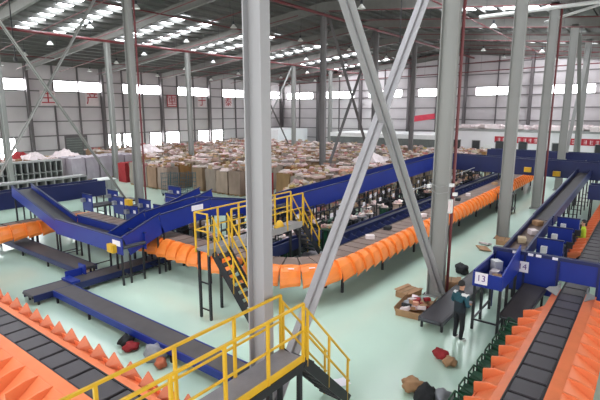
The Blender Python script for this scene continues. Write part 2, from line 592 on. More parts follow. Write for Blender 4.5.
# ---- slogan characters on the left wall
for X, ch, lab in ((25.9, '生', 'first'), (31.3, '产', 'second'), (43.5, '重', 'third'), (49.2, '于', 'fourth'), (54.9, '泰', 'fifth')):
    o = thing('slogan_board', 'white board with one red Chinese character, %s from the left on the far left wall' % lab, 'sign', (X, YW - 0.2, 7.2))
    MB().box(X - 0.85, X + 0.85, YW - 0.24, YW - 0.2, 6.95, 8.65).build('board', 'red_sign' if ch == '重' else 'white_pink', o)
    if ch == '重':
        MB().box(X - 0.72, X + 0.72, YW - 0.26, YW - 0.24, 7.08, 8.52).build('board_face', 'white_pink', o)
    text(o, 'character', ch, 1.65, 'red_sign', (X, YW - 0.27, 7.8), (math.radians(90), 0, 0), 0.015)

# ================================================================== OFFICE BLOCK AT FAR RIGHT
of = thing('office_block', 'low white partition office with flat roof along the far right wall', 'office', (57, 8, 0))
MB().box(57, 67.5, -8, 20.6, 0, 3.95).build('wall', 'office_wall', of)
MB().box(56.9, 67.5, -8, 20.6, 3.95, 4.25).build('roof_edge', 'rack_grey', of)
for y in (19.4, 17.1, 14.4, 11.9, 8.5, 4.5):
    f_ = MB().box(56.95, 57.02, y - 0.5, y + 0.5, 1.2, 2.9).build('window', 'rack_grey', of)
    MB().box(56.93, 56.99, y - 0.42, y + 0.42, 1.28, 2.82).build('pane', 'door_dark', f_)
for y in (15.7, 10.2):
    MB().box(56.94, 57.02, y - 0.5, y + 0.5, 0, 2.4).build('door', 'white', of)
gs = thing('storage_block', 'low grey block with a white flat top beside the office', 'storage room', (57, 32, 0))
MB().box(57, 66, 21, 38, 0, 2.75).build('wall', 'office_grey', gs)
MB().box(56.8, 66, 21, 38, 2.75, 3.3).build('roof_edge', 'white', gs)
for i in range(9):
    MB().box(56.93, 57.0, 21.2 + i * 1.86, 22.9 + i * 1.86, 0.1, 2.6).build('shutter_panel', 'office_grey', gs)
wb = thing('white_cabin', 'small white cabin with a dark window in the far wall corner', 'cabin', (60, 52, 0))
MB().box(58, 66, 49, 55, 0, 3.4).build('wall', 'office_wall', wb)
f_ = MB().box(57.95, 58.02, 51.4, 52.6, 1.6, 2.8).build('window', 'rack_grey', wb)
MB().box(57.92, 57.98, 51.5, 52.5, 1.7, 2.7).build('pane', 'door_dark', wb)
cl = MB()
for i in range(260):
    y = random.uniform(-7, 20)
    cl.rbox((random.uniform(57.2, 60), y, 4.25 + random.uniform(0.05, 0.35)), (random.uniform(0.2, 1.2), random.uniform(0.2, 1.6), random.uniform(0.1, 0.5)), random.uniform(0, 3))
tag(cl.build('roof_clutter', 'white_pink'), 'pale jumbled material lying on top of the office roof', 'material', kind='stuff')
for (y0, y1, lab) in ((9.6, 15.0, 'long dark red banner with white lettering, left one on the office wall'), (0.5, 8.0, 'dark red banner with white lettering, right one on the office wall')):
    o = thing('banner', lab, 'banner', (56.8, (y0 + y1) / 2, 2.9))
    MB().box(56.95, 57.0, y0, y1, 2.72, 3.42).build('cloth', 'red_sign', o)
    n = int((y1 - y0 - 0.8) / 0.5)
    for i in range(n):
        y = y0 + 0.5 + i * (y1 - y0 - 1.0) / (n - 1)
        g = MB()
        for k in range(3):
            zz = 2.88 + 0.15 * k
            g.box(56.935, 56.955, y - 0.15, y + 0.15, zz, zz + 0.04)
        yo = random.uniform(-0.1, 0.1)
        g.box(56.93, 56.953, y + yo - 0.025, y + yo + 0.025, 2.86, 3.26)
        g.build('lettering', 'white_pink', o)
o = thing('pink_banner', 'pinkish red strip banner hung high at the far right wall', 'banner', (68.9, 28.7, 5.0))
MB().hexa([(68.86, 27.0, 5.2), (68.9, 27.0, 5.2), (68.9, 30.4, 4.7), (68.86, 30.4, 4.7), (68.86, 27.0, 6.0), (68.9, 27.0, 6.0), (68.9, 30.4, 5.6), (68.86, 30.4, 5.6)]).build('cloth', 'pink_banner', o)
for y in (27.1, 30.3):
    MB().tube((68.88, y, 5.5), (68.88, y, 6.9), 0.03, 5).build('cord', 'steel_dark', o)


# ================================================================== SORTER LINES
P = 0.6   # pitch of carriers and chutes


def chute_meshes(tag_, depth, drop, m, mf, finh, lip):
    t = 0.025
    tr = MB()
    # sloping tray with a turned-down lip; x along the line, y outward
    tr.hexa([(0.02, 0, -t), (P - 0.02, 0, -t), (P - 0.02, depth, -drop - t), (0.02, depth, -drop - t), (0.02, 0, 0.02), (P - 0.02, 0, 0.02), (P - 0.02, depth, -drop), (0.02, depth, -drop)])
    tr.hexa([(0.02, depth, -drop - lip), (P - 0.02, depth, -drop - lip), (P - 0.02, depth + t, -drop - lip), (0.02, depth + t, -drop - lip),
             (0.02, depth, -drop), (P - 0.02, depth, -drop), (P - 0.02, depth + t, -drop), (0.02, depth + t, -drop)])
    fi = MB()
    fi.prism([(0, 0.0, -0.1), (0, 0.0, 0.06), (0, depth * 0.35, finh * 0.55), (0, depth * 0.62, finh), (0, depth + 0.12, -drop * 0.75), (0, depth + 0.08, -drop - lip * 0.6), (0, depth * 0.8, -drop - 0.02)], (0.022, 0, 0))
    return tr.mesh('chute', m), fi.mesh('fin', mf)


def step_chute(depth, drop, m, mf, lipup=0.0, top=0.0):
    """sloping tray between box-like dividers, with an outer end wall"""
    t = 0.025
    tr = MB()
    tr.hexa([(0.02, 0, -t), (P, 0, -t), (P, depth, -drop - t), (0.02, depth, -drop - t), (0.02, 0, 0.0), (P, 0, 0.0), (P, depth, -drop), (0.02, depth, -drop)])
    tr.hexa([(0.02, depth, -drop - 0.2), (P, depth, -drop - 0.2), (P, depth + t, -drop - 0.2), (0.02, depth + t, -drop - 0.2),
             (0.02, depth, -drop + lipup), (P, depth, -drop + lipup), (P, depth + t, -drop + lipup), (0.02, depth + t, -drop + lipup)])
    fi = MB()
    fi.prism([(0, 0.0, -0.08), (0, 0.0, 0.01), (0, depth * 0.5, top), (0, depth + 0.07, top - 0.08), (0, depth + 0.05, -drop - 0.16), (0, depth * 0.8, -drop - 0.1)], (0.05, 0, 0))
    return tr.mesh('chute', m), fi.mesh('fin', mf)


def tooth_chute(depth, m, mf):
    """shallow tray closed by an upright wall with a pointed tooth"""
    t = 0.025
    tr = MB()
    tr.hexa([(0, 0, -t), (P, 0, -t), (P, depth, -0.14), (0, depth, -0.14), (0, 0, 0.0), (P, 0, 0.0), (P, depth, -0.11), (0, depth, -0.11)])
    tr.hexa([(0, depth, -0.4), (P, depth, -0.4), (P, depth + t, -0.4), (0, depth + t, -0.4), (0, depth, -0.02), (P, depth, -0.02), (P, depth + t, -0.02), (0, depth + t, -0.02)])
    fi = MB()
    fi.prism([(0.02, depth - 0.2, -0.09), (0.06, depth + 0.06, 0.19), (0.3, depth + 0.035, 0.05), (0.46, depth + 0.03, -0.03), (0.46, depth + 0.03, -0.3), (0.02, depth + 0.03, -0.3)], (0.0, 0.0, 0.0) if False else (0.012, 0.02, 0))
    return tr.mesh('chute', m), fi.mesh('fin', mf)


def carrier_mesh(wd, m, z=0.0):
    b = MB().box(0.035, P - 0.035, 0, wd, -0.06, 0.0)
    b.box(0.045, P - 0.045, 0.02, wd - 0.02, 0.0, 0.012)
    return b.mesh('carrier', m)


def line_pts(p, q):
    p, q = Vector(p), Vector(q)
    n = int((q - p).length / P)
    d = (q - p).normalized()
    return [(p + d * P * i, math.atan2(d.y, d.x)) for i in range(n)]


def sorter_run(root, p, q, z, wd, cm, sides, flip=1, frame_m='steel_dark', leg_m='black_metal', leg_every=4, skip=None):
    """belt run: p->q is the edge with chutes 'out' on the right-hand side (local -y); belt lies to the left.
    sides: list of (mesh pair, 'R'|'L', range)"""
    p, q = Vector((p[0], p[1], z)), Vector((q[0], q[1], z))
    d = (q - p).normalized()
    nrm = Vector((-d.y, d.x, 0))
    a = math.atan2(d.y, d.x)
    n = int((q - p).length / P)
    for i in range(n):
        inst('carrier', cm, root, p + d * P * i, a)
    L_ = n * P
    # frame under the belt and the black gap strip
    MB().bar(p + nrm * wd / 2 - Vector((0, 0, 0.16)), p + d * L_ + nrm * wd / 2 - Vector((0, 0, 0.16)), wd - 0.06, 0.18).build('frame', frame_m, root)
    for s in (0.0, wd):
        off = nrm * (s + (-0.018 if s == 0 else 0.018))
        MB().bar(p + off - Vector((0, 0, 0.03)), p + d * L_ + off - Vector((0, 0, 0.03)), 0.03, 0.10).build('edge_rail', 'black_metal', root)
    for (pair, side, i0, i1, off_) in sides:
        for i in range(i0, min(i1, n)):
            if side == 'R':
                # outward = -nrm : rotate by pi, so local x runs backwards
                o = inst('chute', pair[0], root, p + d * P * (i + 1) - nrm * off_, a + math.pi)
            else:
                o = inst('chute', pair[0], root, p + d * P * i + nrm * (wd + off_), a)
            f = bpy.data.objects.new('fin', pair[1])
            COL.objects.link(f)
            f.parent = o
    for i in range(0, n + 1, leg_every):
        for s in (0.08, wd - 0.08):
            c = p + d * P * i + nrm * s
            MB().box(c.x - 0.04, c.x + 0.04, c.y - 0.04, c.y + 0.04, 0, z - 0.22).build('leg', leg_m, root)


# ---- left foreground line (runs along Y at X ~ 3.75..4.3)
pairL_out = tooth_chute(0.20, 'orange_pale', 'orange_fin')
pairL_in = step_chute(0.55, 0.40, 'orange_pale', 'orange_pale', 0.0, 0.0)
ZL = 1.05
sl = thing('sorter_line', 'orange-chuted parcel sorter line at the lower left, with dark carrier plates', 'sorter', (4.0, 8, 0))
cmL = carrier_mesh(0.56, 'carrier')
sorter_run(sl, (4.27, 2.0), (4.27, 20.0), ZL, 0.54, cmL, [(pairL_out, 'R', 0, 40, 0.16), (pairL_in, 'L', 0, 40, 0.27)])
# flat orange shoulder strips between belt and chutes
MB().box(4.30, 4.45, 2.0, 19.9, ZL - 0.03, ZL + 0.015).build('shoulder_strip', 'orange_pale', sl)
MB().hexa([(3.44, 2.0, ZL - 0.06), (3.70, 2.0, ZL - 0.03), (3.70, 19.9, ZL - 0.03), (3.44, 19.9, ZL - 0.06), (3.44, 2.0, ZL - 0.01), (3.70, 2.0, ZL + 0.02), (3.70, 19.9, ZL + 0.02), (3.44, 19.9, ZL - 0.01)]).build('shoulder_strip', 'orange_pale', sl)

# ---- right line (runs along X at Y ~ 1.12..1.68)
pairR_l = step_chute(0.36, 0.26, 'orange_pale', 'orange_pale', 0.03, 0.02)
pairR_r = step_chute(0.4, 0.28, 'orange_pale', 'orange_pale', 0.0, -0.01)
sr = thing('sorter_line', 'orange-chuted parcel sorter line at the lower right, running into the blue housing', 'sorter', (11, 1.4, 0))
sorter_run(sr, (5.0, 1.12), (33.0, 1.12), ZL, 0.56, cmL, [(pairR_r, 'R', 0, 16, 0.27), (pairR_l, 'L', 0, 14, 0.19), (pairR_l, 'L', 24, 46, 0.06), (pairR_r, 'R', 24, 46, 0.06)])
MB().hexa([(5, 0.83, ZL - 0.06), (5, 1.09, ZL - 0.03), (14.9, 1.09, ZL - 0.03), (14.9, 0.83, ZL - 0.06), (5, 0.83, ZL - 0.01), (5, 1.09, ZL + 0.02), (14.9, 1.09, ZL + 0.02), (14.9, 0.83, ZL - 0.01)]).build('shoulder_strip', 'orange_pale', sr)
MB().hexa([(5, 1.71, ZL - 0.03), (5, 1.89, ZL - 0.06), (14.9, 1.89, ZL - 0.06), (14.9, 1.71, ZL - 0.03), (5, 1.71, ZL + 0.02), (5, 1.89, ZL - 0.01), (14.9, 1.89, ZL - 0.01), (14.9, 1.71, ZL + 0.02)]).build('shoulder_strip', 'orange_pale', sr)
for yy_, s in ((1.07, -1), (1.73, 1)):
    MB().prism([(14.9, yy_, 1.08), (14.2, yy_, 1.08), (14.05, yy_ + s * 0.1, 1.2), (13.98, yy_ + s * 0.25, 1.3), (14.25, yy_ + s * 0.2, 1.3), (14.5, yy_ + s * 0.05, 1.26), (14.9, yy_, 1.26)], (0, s * 0.02, 0.0)).build('guide_flare', 'rack_grey', sr)
# green sack holders below the left-hand chutes
gsack = thing('sack_holder', 'dark green parcel sack hung under a chute of the right sorter line', 'sack', (0, 0, 0), 'green sacks under the right sorter line')
b = MB()
b.hexa([(-0.12, -0.12, 0.02), (0.12, -0.12, 0.02), (0.12, 0.12, 0.02), (-0.12, 0.12, 0.02), (-0.17, -0.13, 0.62), (0.17, -0.13, 0.62), (0.17, 0.13, 0.62), (-0.17, 0.13, 0.62)])
inst('sack', b.mesh('sack', 'green_sack'), gsack)
b = MB()
for (p, q) in (((-0.18, -0.14, 0.64), (0.18, -0.14, 0.64)), ((0.18, -0.14, 0.64), (0.18, 0.14, 0.74)), ((0.18, 0.14, 0.74), (-0.18, 0.14, 0.74)), ((-0.18, 0.14, 0.74), (-0.18, -0.14, 0.64))):
    b.tube(p, q, 0.02, 6)
inst('rim', b.mesh('rim', 'green_sack'), gsack)
for sx in (-1, 1):
    inst('leg', MB().tube((sx * 0.18, 0.14, 0), (sx * 0.18, 0.14, 0.74), 0.018, 6).mesh('leg', 'black_metal'), gsack)
for i in range(13):
    o = gsack if i == 0 else copy_tree(gsack)
    o.location = (5.3 + P * i, 2.47, 0)

# ---- central loop (outer edge X = 10.68, then a bend, then Y = 8.02 along X)
ZC = 1.3
R_ = 2.3
CX, CY = 10.68 + R_, 8.02 + R_
lp = thing('loop_sorter', 'long bending sorter loop with bright orange chutes in the middle of the hall', 'sorter', (CX, CY, 0))
hp = [(0.0, 0.03), (0.14, 0.02), (0.28, -0.08), (0.38, -0.24), (0.43, -0.42), (0.40, -0.52)]
hv, hf = [], []
for (yy_, zz_) in hp:
    for k in range(6):
        u = k / 5
        bl = 4 * u * (1 - u)
        hv.append((0.015 + (P - 0.03) * u, yy_ + (0.03 * bl + 0.06 * u) * (yy_ / 0.43), zz_ + 0.03 * bl - 0.07 * u * (yy_ / 0.43)))
for i in range(len(hp) - 1):
    for k in range(5):
        hf.append((i * 6 + k, i * 6 + k + 1, (i + 1) * 6 + k + 1, (i + 1) * 6 + k))
nh = len(hv)
hv += [(x_, y_ - 0.03, z_ - 0.03) for x_, y_, z_ in hv]
hf += [tuple(reversed([q + nh for q in f_])) for f_ in hf]
pairC = (MB().add(hv, hf).mesh('chute', 'orange'), MB().prism([(0, 0.0, -0.1), (0, 0.0, 0.06), (0, 0.2, 0.1), (0, 0.42, -0.1), (0, 0.5, -0.4), (0, 0.44, -0.5), (0, 0.25, -0.25)], (0.02, 0, 0)).mesh('fin', 'orange'))
pairI = chute_meshes('f', 0.5, 0.4, 'blue_dark', 'blue_dark', 0.15, 0.1)
cmC = carrier_mesh(0.86, 'belt_brown')
sorter_run(lp, (10.68, 22.0), (10.68, CY), ZC, 0.86, cmC, [(pairC, 'R', 0, 60, 0.05)], leg_every=4)
sorter_run(lp, (CX, 8.02), (46.0, 8.02), ZC, 0.86, cmC, [(pairC, 'R', 0, 60, 0.05), (pairI, 'L', 3, 60, 0.05)], leg_every=5)
# bend: wedge-shaped carriers and chutes
NB = 6
for i in range(NB):
    a0 = math.pi + i * (math.pi / 2) / NB
    a1 = math.pi + (i + 1) * (math.pi / 2) / NB
    g = 0.012
    cs = lambda r, a, z: (CX + r * math.cos(a), CY + r * math.sin(a), z)
    ri, ro = R_ - 0.86, R_
    MB().hexa([cs(ri, a0 + g, ZC - 0.06), cs(ro, a0 + g, ZC - 0.06), cs(ro, a1 - g, ZC - 0.06), cs(ri, a1 - g, ZC - 0.06),
               cs(ri, a0 + g, ZC + 0.01), cs(ro, a0 + g, ZC + 0.01), cs(ro, a1 - g, ZC + 0.01), cs(ri, a1 - g, ZC + 0.01)]).build('carrier', 'belt_brown', lp)
    MB().hexa([cs(ri, a0, ZC - 0.25), cs(ro, a0, ZC - 0.25), cs(ro, a1, ZC - 0.25), cs(ri, a1, ZC - 0.25),
               cs(ri, a0, ZC - 0.07), cs(ro, a0, ZC - 0.07), cs(ro, a1, ZC - 0.07), cs(ri, a1, ZC - 0.07)]).build('frame', 'steel_dark', lp)
    # hood widened to follow the outer arc
    am = (a0 + a1) / 2
    k_ = 2 * (R_ + 0.2) * math.sin((a1 - a0) / 2) / P
    ch = inst('chute', pairC[0], lp, cs(R_ + 0.04, a1, ZC), am + math.pi / 2 + math.pi)
    ch.scale.x = k_ * 1.03
    f = bpy.data.objects.new('fin', pairC[1])
    COL.objects.link(f)
    f.parent = ch
    if i in (2, 3):
        MB().rbox(cs(R_ + 0.3, am, ZC + 0.005), (0.03, 0.2, 0.01), am, (0, 0.5)).build('number_mark', 'paper', lp)
    if i % 3 == 1:
        c = cs(R_ - 0.1, a0, 0)
        MB().box(c[0] - 0.04, c[0] + 0.04, c[1] - 0.04, c[1] + 0.04, 0, ZC - 0.25).build('leg', 'black_metal', lp)
# far left return of the loop, seen under the left incline
lr = thing('sorter_return', 'short run of orange sorter chutes at the left edge behind the blue incline', 'sorter', (6, 22.5, 0))
sorter_run(lr, (3.6, 22.2), (12.0, 22.2), 1.25, 0.7, carrier_mesh(0.7, 'belt_brown'), [(pairC, 'R', 0, 30, 0.05)], leg_every=3)


# ================================================================== CONVEYORS
def conveyor(name, label, p, q, wd, side_h, m_side='blue', m_belt='belt', leg_every=2.0, guard=0.0, legs=True, leg_m='black_metal', cat='conveyor', group=None, brace_=True, zleg=0.0, under=0.0, end_roll=True):
    """belt from p to q (belt surface heights), channel sides, legs to the floor"""
    p, q = Vector(p), Vector(q)
    o = thing(name, label, cat, (p.x, p.y, 0), group)
    d = (q - p).normalized()
    hd = Vector((d.x, d.y, 0)).normalized()
    nr = Vector((-hd.y, hd.x, 0))
    up = Vector((0, 0, 1))
    MB().bar(p - up * 0.04, q - up * 0.04, wd - 0.06, 0.08).build('belt', m_belt, o)
    for s in (-1, 1):
        c = nr * s * wd / 2 + up * (guard - side_h / 2)
        MB().bar(p + c, q + c, 0.04, side_h).build('side_panel', m_side, o)
        if guard > 0.1:
            c2 = nr * s * (wd / 2) + up * (guard + 0.01)
            MB().bar(p + c2, q + c2, 0.08, 0.04).build('top_rail', 'blue_dark', o)
    if under:
        MB().bar(p - up * (under / 2 + 0.1), q - up * (under / 2 + 0.1), wd - 0.1, under).build('underpan', m_side, o)
    if end_roll:
        for e in (p, q):
            MB().tube(e - nr * (wd / 2 - 0.03) - up * 0.06, e + nr * (wd / 2 - 0.03) - up * 0.06, 0.055, 10).build('end_roller', 'steel_dark', o)
    if legs:
        L_ = (q - p).length
        n = max(2, int(L_ / leg_every) + 1)
        for i in range(n):
            c = p + d * (0.15 + (L_ - 0.3) * i / (n - 1))
            top = c.z + guard - side_h
            for s in (-1, 1):
                e = c + nr * s * (wd / 2 - 0.04)
                if top > zleg + 0.05:
                    MB().box(e.x - 0.03, e.x + 0.03, e.y - 0.03, e.y + 0.03, zleg, top + 0.04).build('leg', leg_m, o)
            if brace_ and top > 0.5:
                a, b_ = c + nr * (wd / 2 - 0.04), c - nr * (wd / 2 - 0.04)
                MB().bar((a.x, a.y, 0.28), (b_.x, b_.y, 0.28), 0.035).build('crossbar', leg_m, o)
    return o


# ---- floor conveyors, left foreground
conveyor('floor_conveyor', 'long low belt conveyor with blue side lying before the near yellow railing', (6.78, 15.2, 0.42), (6.78, 6.9, 0.42), 0.66, 0.2, leg_every=1.9, brace_=False)
conveyor('floor_conveyor', 'low belt conveyor coming in from the left edge', (8.35, 24.0, 0.42), (8.35, 16.6, 0.42), 0.75, 0.2, 'blue_dark', leg_every=1.9, brace_=False)
cc = conveyor('cross_conveyor', 'low crossing belt conveyor joining the two floor conveyors at left', (5.9, 15.75, 0.36), (11.3, 15.75, 0.36), 0.75, 0.22, 'blue_dark', leg_every=1.8, brace_=False)
MB().box(7.15, 7.45, 15.38, 16.12, 0.37, 0.45).build('drive_housing', 'blue', cc)
MB().box(7.9, 7.95, 15.9, 16.35, 0.4, 0.75).build('end_guard', 'blue', cc)
MB().box(7.3, 7.9, 16.12, 16.16, 0.3, 0.62).build('end_guard', 'blue', cc)
# ---- dark belt by the man
conveyor('floor_conveyor', 'low charcoal belt conveyor behind the person in the teal jacket', (12.05, 4.55, 0.36), (21.0, 4.55, 0.36), 0.68, 0.14, 'belt_dark', 'belt_dark', leg_every=2.2, brace_=False)

# ---- left elevated blue conveyor
conveyor('elevated_conveyor', 'blue elevated conveyor with tall side panels at the left, above a dark gap', (9.15, 19.55, 1.5), (9.15, 14.6, 1.5), 0.95, 0.62, 'blue', 'belt_dark', leg_every=1.7, guard=0.3)
conveyor('incline_conveyor', 'blue incline with a dark belt descending from the left shelving', (9.2, 23.9, 2.55), (9.15, 19.6, 1.5), 0.86, 0.5, 'blue', 'belt_dark', leg_every=4.2, guard=0.22)
conveyor('elevated_conveyor', 'blue high conveyor crossing behind the left induction boxes', (6.0, 26.4, 1.8), (14.6, 26.4, 1.8), 0.9, 0.85, 'blue_dark', 'belt_dark', leg_every=3.0, guard=0.35)
# ramp up to the right along X at Y ~ 15
conveyor('incline_conveyor', 'blue ramp conveyor rising to the right behind the first orange chutes', (8.9, 15.2, 1.45), (10.4, 15.2, 2.0), 0.95, 0.8, 'blue', 'belt_dark', guard=0.4, leg_every=2)
conveyor('incline_conveyor', 'blue conveyor dropping to the right from the high stretch, behind the middle platform', (12.95, 15.2, 2.2), (16.8, 15.2, 1.5), 0.95, 0.7, 'blue', 'belt_dark', guard=0.36, leg_every=1.6)
conveyor('elevated_conveyor', 'blue high conveyor stretch with a white sticker above the first orange chutes', (10.4, 15.2, 1.95), (12.9, 15.2, 2.2), 0.95, 0.74, 'blue', 'belt_dark', guard=0.38, leg_every=1.6)
conveyor('incline_conveyor', 'second blue ramp behind the high conveyor left of the broad column', (12.6, 17.6, 1.5), (15.2, 17.6, 2.15), 0.9, 0.6, 'blue', 'belt_dark', guard=0.3, leg_every=1.6)
MB_y = [('yellow_box', 'yellow control box on the end of the left elevated conveyor', (8.6, 15.15, 1.22)), ('yellow_box', 'yellow control box above the left induction boxes', (12.5, 20.2, 1.7)),
        ('yellow_box', 'yellow box on the far blue conveyor beside the third column', (34.94, 6.85, 2.1)), ('yellow_box', 'yellow box on the far blue conveyor, rightmost', (34.94, 5.05, 1.95))]
for n_, lab, (x, y, z) in MB_y:
    s = 0.2 if x < 15 else 0.22
    o = thing(n_, lab, 'box', (x, y, z))
    MB().box(x - 0.1, x + 0.1, y - s, y + s, z, z + 1.5 * s).build('case', 'yellow', o)
    MB().box(x - 0.12, x - 0.1, y - s * 0.7, y + s * 0.7, z + 0.1 * s, z + 1.4 * s).build('cover', 'yellow', o)
    MB().box(x + 0.1, x + 0.3, y - 0.03, y + 0.03, z + 0.05, z + 0.1).build('bracket', 'black_metal', o)

for (x, y, z, lab) in ((8.655, 14.95, 1.48, 'white sticker on the end of the left elevated blue conveyor'), (12.2, 14.705, 2.12, 'white sticker on the blue high conveyor left of the broad column')):
    b = MB()
    if x < 9:
        b.box(x - 0.012, x, y - 0.25, y + 0.25, z, z + 0.2)
    else:
        b.box(x - 0.3, x + 0.3, y - 0.012, y, z + 0.1, z + 0.32)
    tag(b.build('sticker', 'paper'), lab, 'sticker')

# ---- long blue conveyor behind the loop, along X at Y ~ 13
conveyor('elevated_conveyor', 'long blue elevated conveyor behind the orange loop, climbing to the right', (16.0, 13.2, 1.95), (35.5, 13.2, 2.5), 1.0, 0.9, 'blue', 'belt_dark', guard=0.55, leg_every=2.0)
conveyor('elevated_conveyor', 'far blue elevated conveyor crossing before the white office', (35.6, 13.8, 2.45), (35.6, -6.0, 2.35), 1.1, 1.1, 'blue_dark', 'belt_dark', guard=0.55, leg_every=2.4)
conveyor('elevated_conveyor', 'farther blue conveyor beyond the rear right columns', (44.0, 12.0, 2.4), (44.0, -8.0, 2.4), 1.1, 1.0, 'blue_dark', 'belt_dark', guard=0.5, leg_every=2.6)
conveyor('parallel_conveyor', 'narrow dark blue conveyor along the inner side of the orange loop', (15.8, 10.2, 1.1), (44.0, 10.2, 1.1), 0.45, 0.28, 'blue_dark', 'belt_dark', leg_every=2.2, guard=0.1, brace_=False)
tr_ = pipe([(24.0, 10.5, 1.9), (44.0, 10.5, 2.3)], 0.035, 'thin white conduit slanting above the inner side of the loop', 'rack_grey', 'conduit', 'conduit')
for i in range(8):
    X = 24.5 + i * 2.7
    MB().tube((X, 10.5, 0), (X, 10.5, 1.9 + (X - 24) * 0.02), 0.03, 6).build('stand', 'black_metal', tr_)

# ---- right-hand side: blue housing, induction stations, inclined belt
hs_ = thing('blue_housing', 'big blue housing panel across the end of the right sorter line', 'housing', (15.1, 1.0, 0))
MB().box(15.0, 15.06, 1.9, 3.72, 0.72, 1.9).build('front_panel', 'blue', hs_)
MB().box(15.0, 15.06, 0.85, 1.9, 1.28, 1.9).build('front_panel', 'blue', hs_)
MB().box(15.0, 15.06, -3.5, 0.85, 0.85, 1.9).build('front_panel', 'blue', hs_)
MB().box(14.92, 15.1, -3.5, 3.72, 1.9, 2.0).build('top_rail', 'blue_dark', hs_)
for y in (3.66, 2.78, 1.86, 0.85, -0.3, -1.6, -2.9):
    MB().box(14.95, 15.0, y - 0.03, y + 0.03, 0.0 if y not in (1.86, 0.85) else 0.0, 1.9).build('post', 'blue_dark', hs_)
MB().box(15.06, 17.4, 1.95, 3.72, 0.95, 1.02).build('work_deck', 'belt_dark', hs_)
MB().box(15.06, 16.0, 3.94, 4.0, 0.7, 1.3).build('side_panel', 'blue_dark', hs_)
MB().box(15.06, 16.0, 3.92, 4.02, 1.3, 1.34).build('top_rail', 'blue_dark', hs_)
for i in range(9):
    y = 3.3 - i * 0.22
    if i in (1, 3, 4, 6):
        MB().box(14.88, 14.92, y - 0.09, y + 0.05, 1.915, 1.985).build('label_plate', 'paper', hs_)


def number_sign(label, txt, x, y, z, sz=0.34):
    o = thing('number_sign', label, 'sign', (x, y, z))
    MB().box(x - 0.015, x, y - sz / 2, y + sz / 2, z, z + sz).build('board', 'paper', o)
    text(o, 'number', txt, sz * 0.75, 'ink', (x - 0.02, y, z + sz / 2), (math.radians(90), 0, math.radians(-90)), 0.004)
    return o


# tray table on legs with sign
tb = thing('parcel_table', 'blue tray table on tall dark legs beside the person', 'table', (13.0, 3.3, 0))
MB().box(12.93, 14.9, 2.95, 3.66, 1.36, 1.42).build('tray_floor', 'blue', tb)
MB().box(12.90, 12.95, 2.9, 3.70, 1.34, 1.74).build('tray_side', 'blue', tb)
MB().box(12.95, 14.9, 3.66, 3.70, 1.34, 1.80).build('tray_side', 'blue', tb)
MB().hexa([(12.95, 2.9, 1.34), (14.9, 2.9, 1.34), (14.9, 2.94, 1.34), (12.95, 2.94, 1.34), (12.95, 2.9, 1.78), (14.9, 2.9, 2.2), (14.9, 2.94, 2.2), (12.95, 2.94, 1.78)]).build('tray_side', 'blue', tb)
for X in (12.97, 13.75, 14.7):
    for Y in (2.95, 3.64):
        MB().box(X - 0.035, X + 0.035, Y - 0.035, Y + 0.035, 0, 1.36).build('leg', 'black_metal', tb)
for z in (0.3,):
    for (p, q) in (((12.97, 2.95, z), (12.97, 3.64, z)), ((12.97, 2.95, z), (14.7, 2.95, z)), ((12.97, 3.64, z), (14.7, 3.64, z))):
        MB().bar(p, q, 0.045).build('crossbar', 'black_metal', tb)
number_sign('white number sign on the blue tray table beside the person', '13', 12.9, 3.46, 1.42)
number_sign('white number sign on the big blue housing panel', '14', 14.94, 2.82, 1.35)
conveyor('slide_ramp', 'dark grey slide sloping down to the end of the right sorter line', (13.0, 2.62, 0.62), (14.9, 2.42, 1.02), 0.62, 0.1, 'belt_dark', 'belt', legs=True, leg_every=1.5, brace_=False)
for i, X in enumerate((18.7, 20.9, 23.1)):
    o = thing('induction_station', ['nearest', 'middle', 'farthest'][i] + ' blue screen of the induction stations behind the blue housing', 'station', (X, 3.0, 0))
    MB().box(X, X + 0.06, 2.25, 3.12, 0.95, 1.55).build('screen', 'blue', o)
    MB().box(X - 0.02, X + 0.08, 2.23, 3.14, 1.55, 1.59).build('top_rail', 'blue_dark', o)
    MB().box(X + 0.08, X + 1.9, 2.3, 3.1, 0.88, 0.95).build('infeed_belt', 'belt_dark', o)
    MB().box(X + 0.06, X + 1.9, 2.22, 2.27, 0.75, 1.1).build('side_panel', 'blue_dark', o)
    MB().box(X - 0.2, X, 2.75, 2.95, 1.05, 1.3).build('scanner', 'white', o)
    MB().box(X + 0.3, X + 0.34, 1.98, 2.2, 1.25, 1.5).build('monitor', 'black_metal', o)
    MB().box(X + 0.3, X + 0.34, 2.14, 2.24, 0.9, 1.3).build('monitor_arm', 'steel_dark', o)
    for Y in (2.3, 3.05):
        for dx in (0.05, 1.8):
            MB().box(X + dx - 0.03, X + dx + 0.03, Y - 0.03, Y + 0.03, 0, 0.95).build('leg', 'black_metal', o)
conveyor('incline_conveyor', 'long grey belt incline with pale edges climbing away at the right', (22.6, 3.62, 1.45), (39.0, 3.45, 2.55), 0.78, 0.45, 'blue_dark', 'belt', guard=0.2, leg_every=1.6)
conveyor('feed_conveyor', 'brown-grey feed belt between dark blue guards leading to the stations', (16.0, 3.62, 1.02), (22.5, 3.62, 1.45), 0.72, 0.5, 'blue_dark', 'belt_brown', guard=0.2, leg_every=2.0)
conveyor('elevated_conveyor', 'dark blue conveyor side crossing behind the right induction stations', (29.5, 2.6, 1.95), (29.5, -6.0, 1.95), 1.0, 0.75, 'blue_dark', 'belt_dark', guard=0.35, leg_every=4.3)

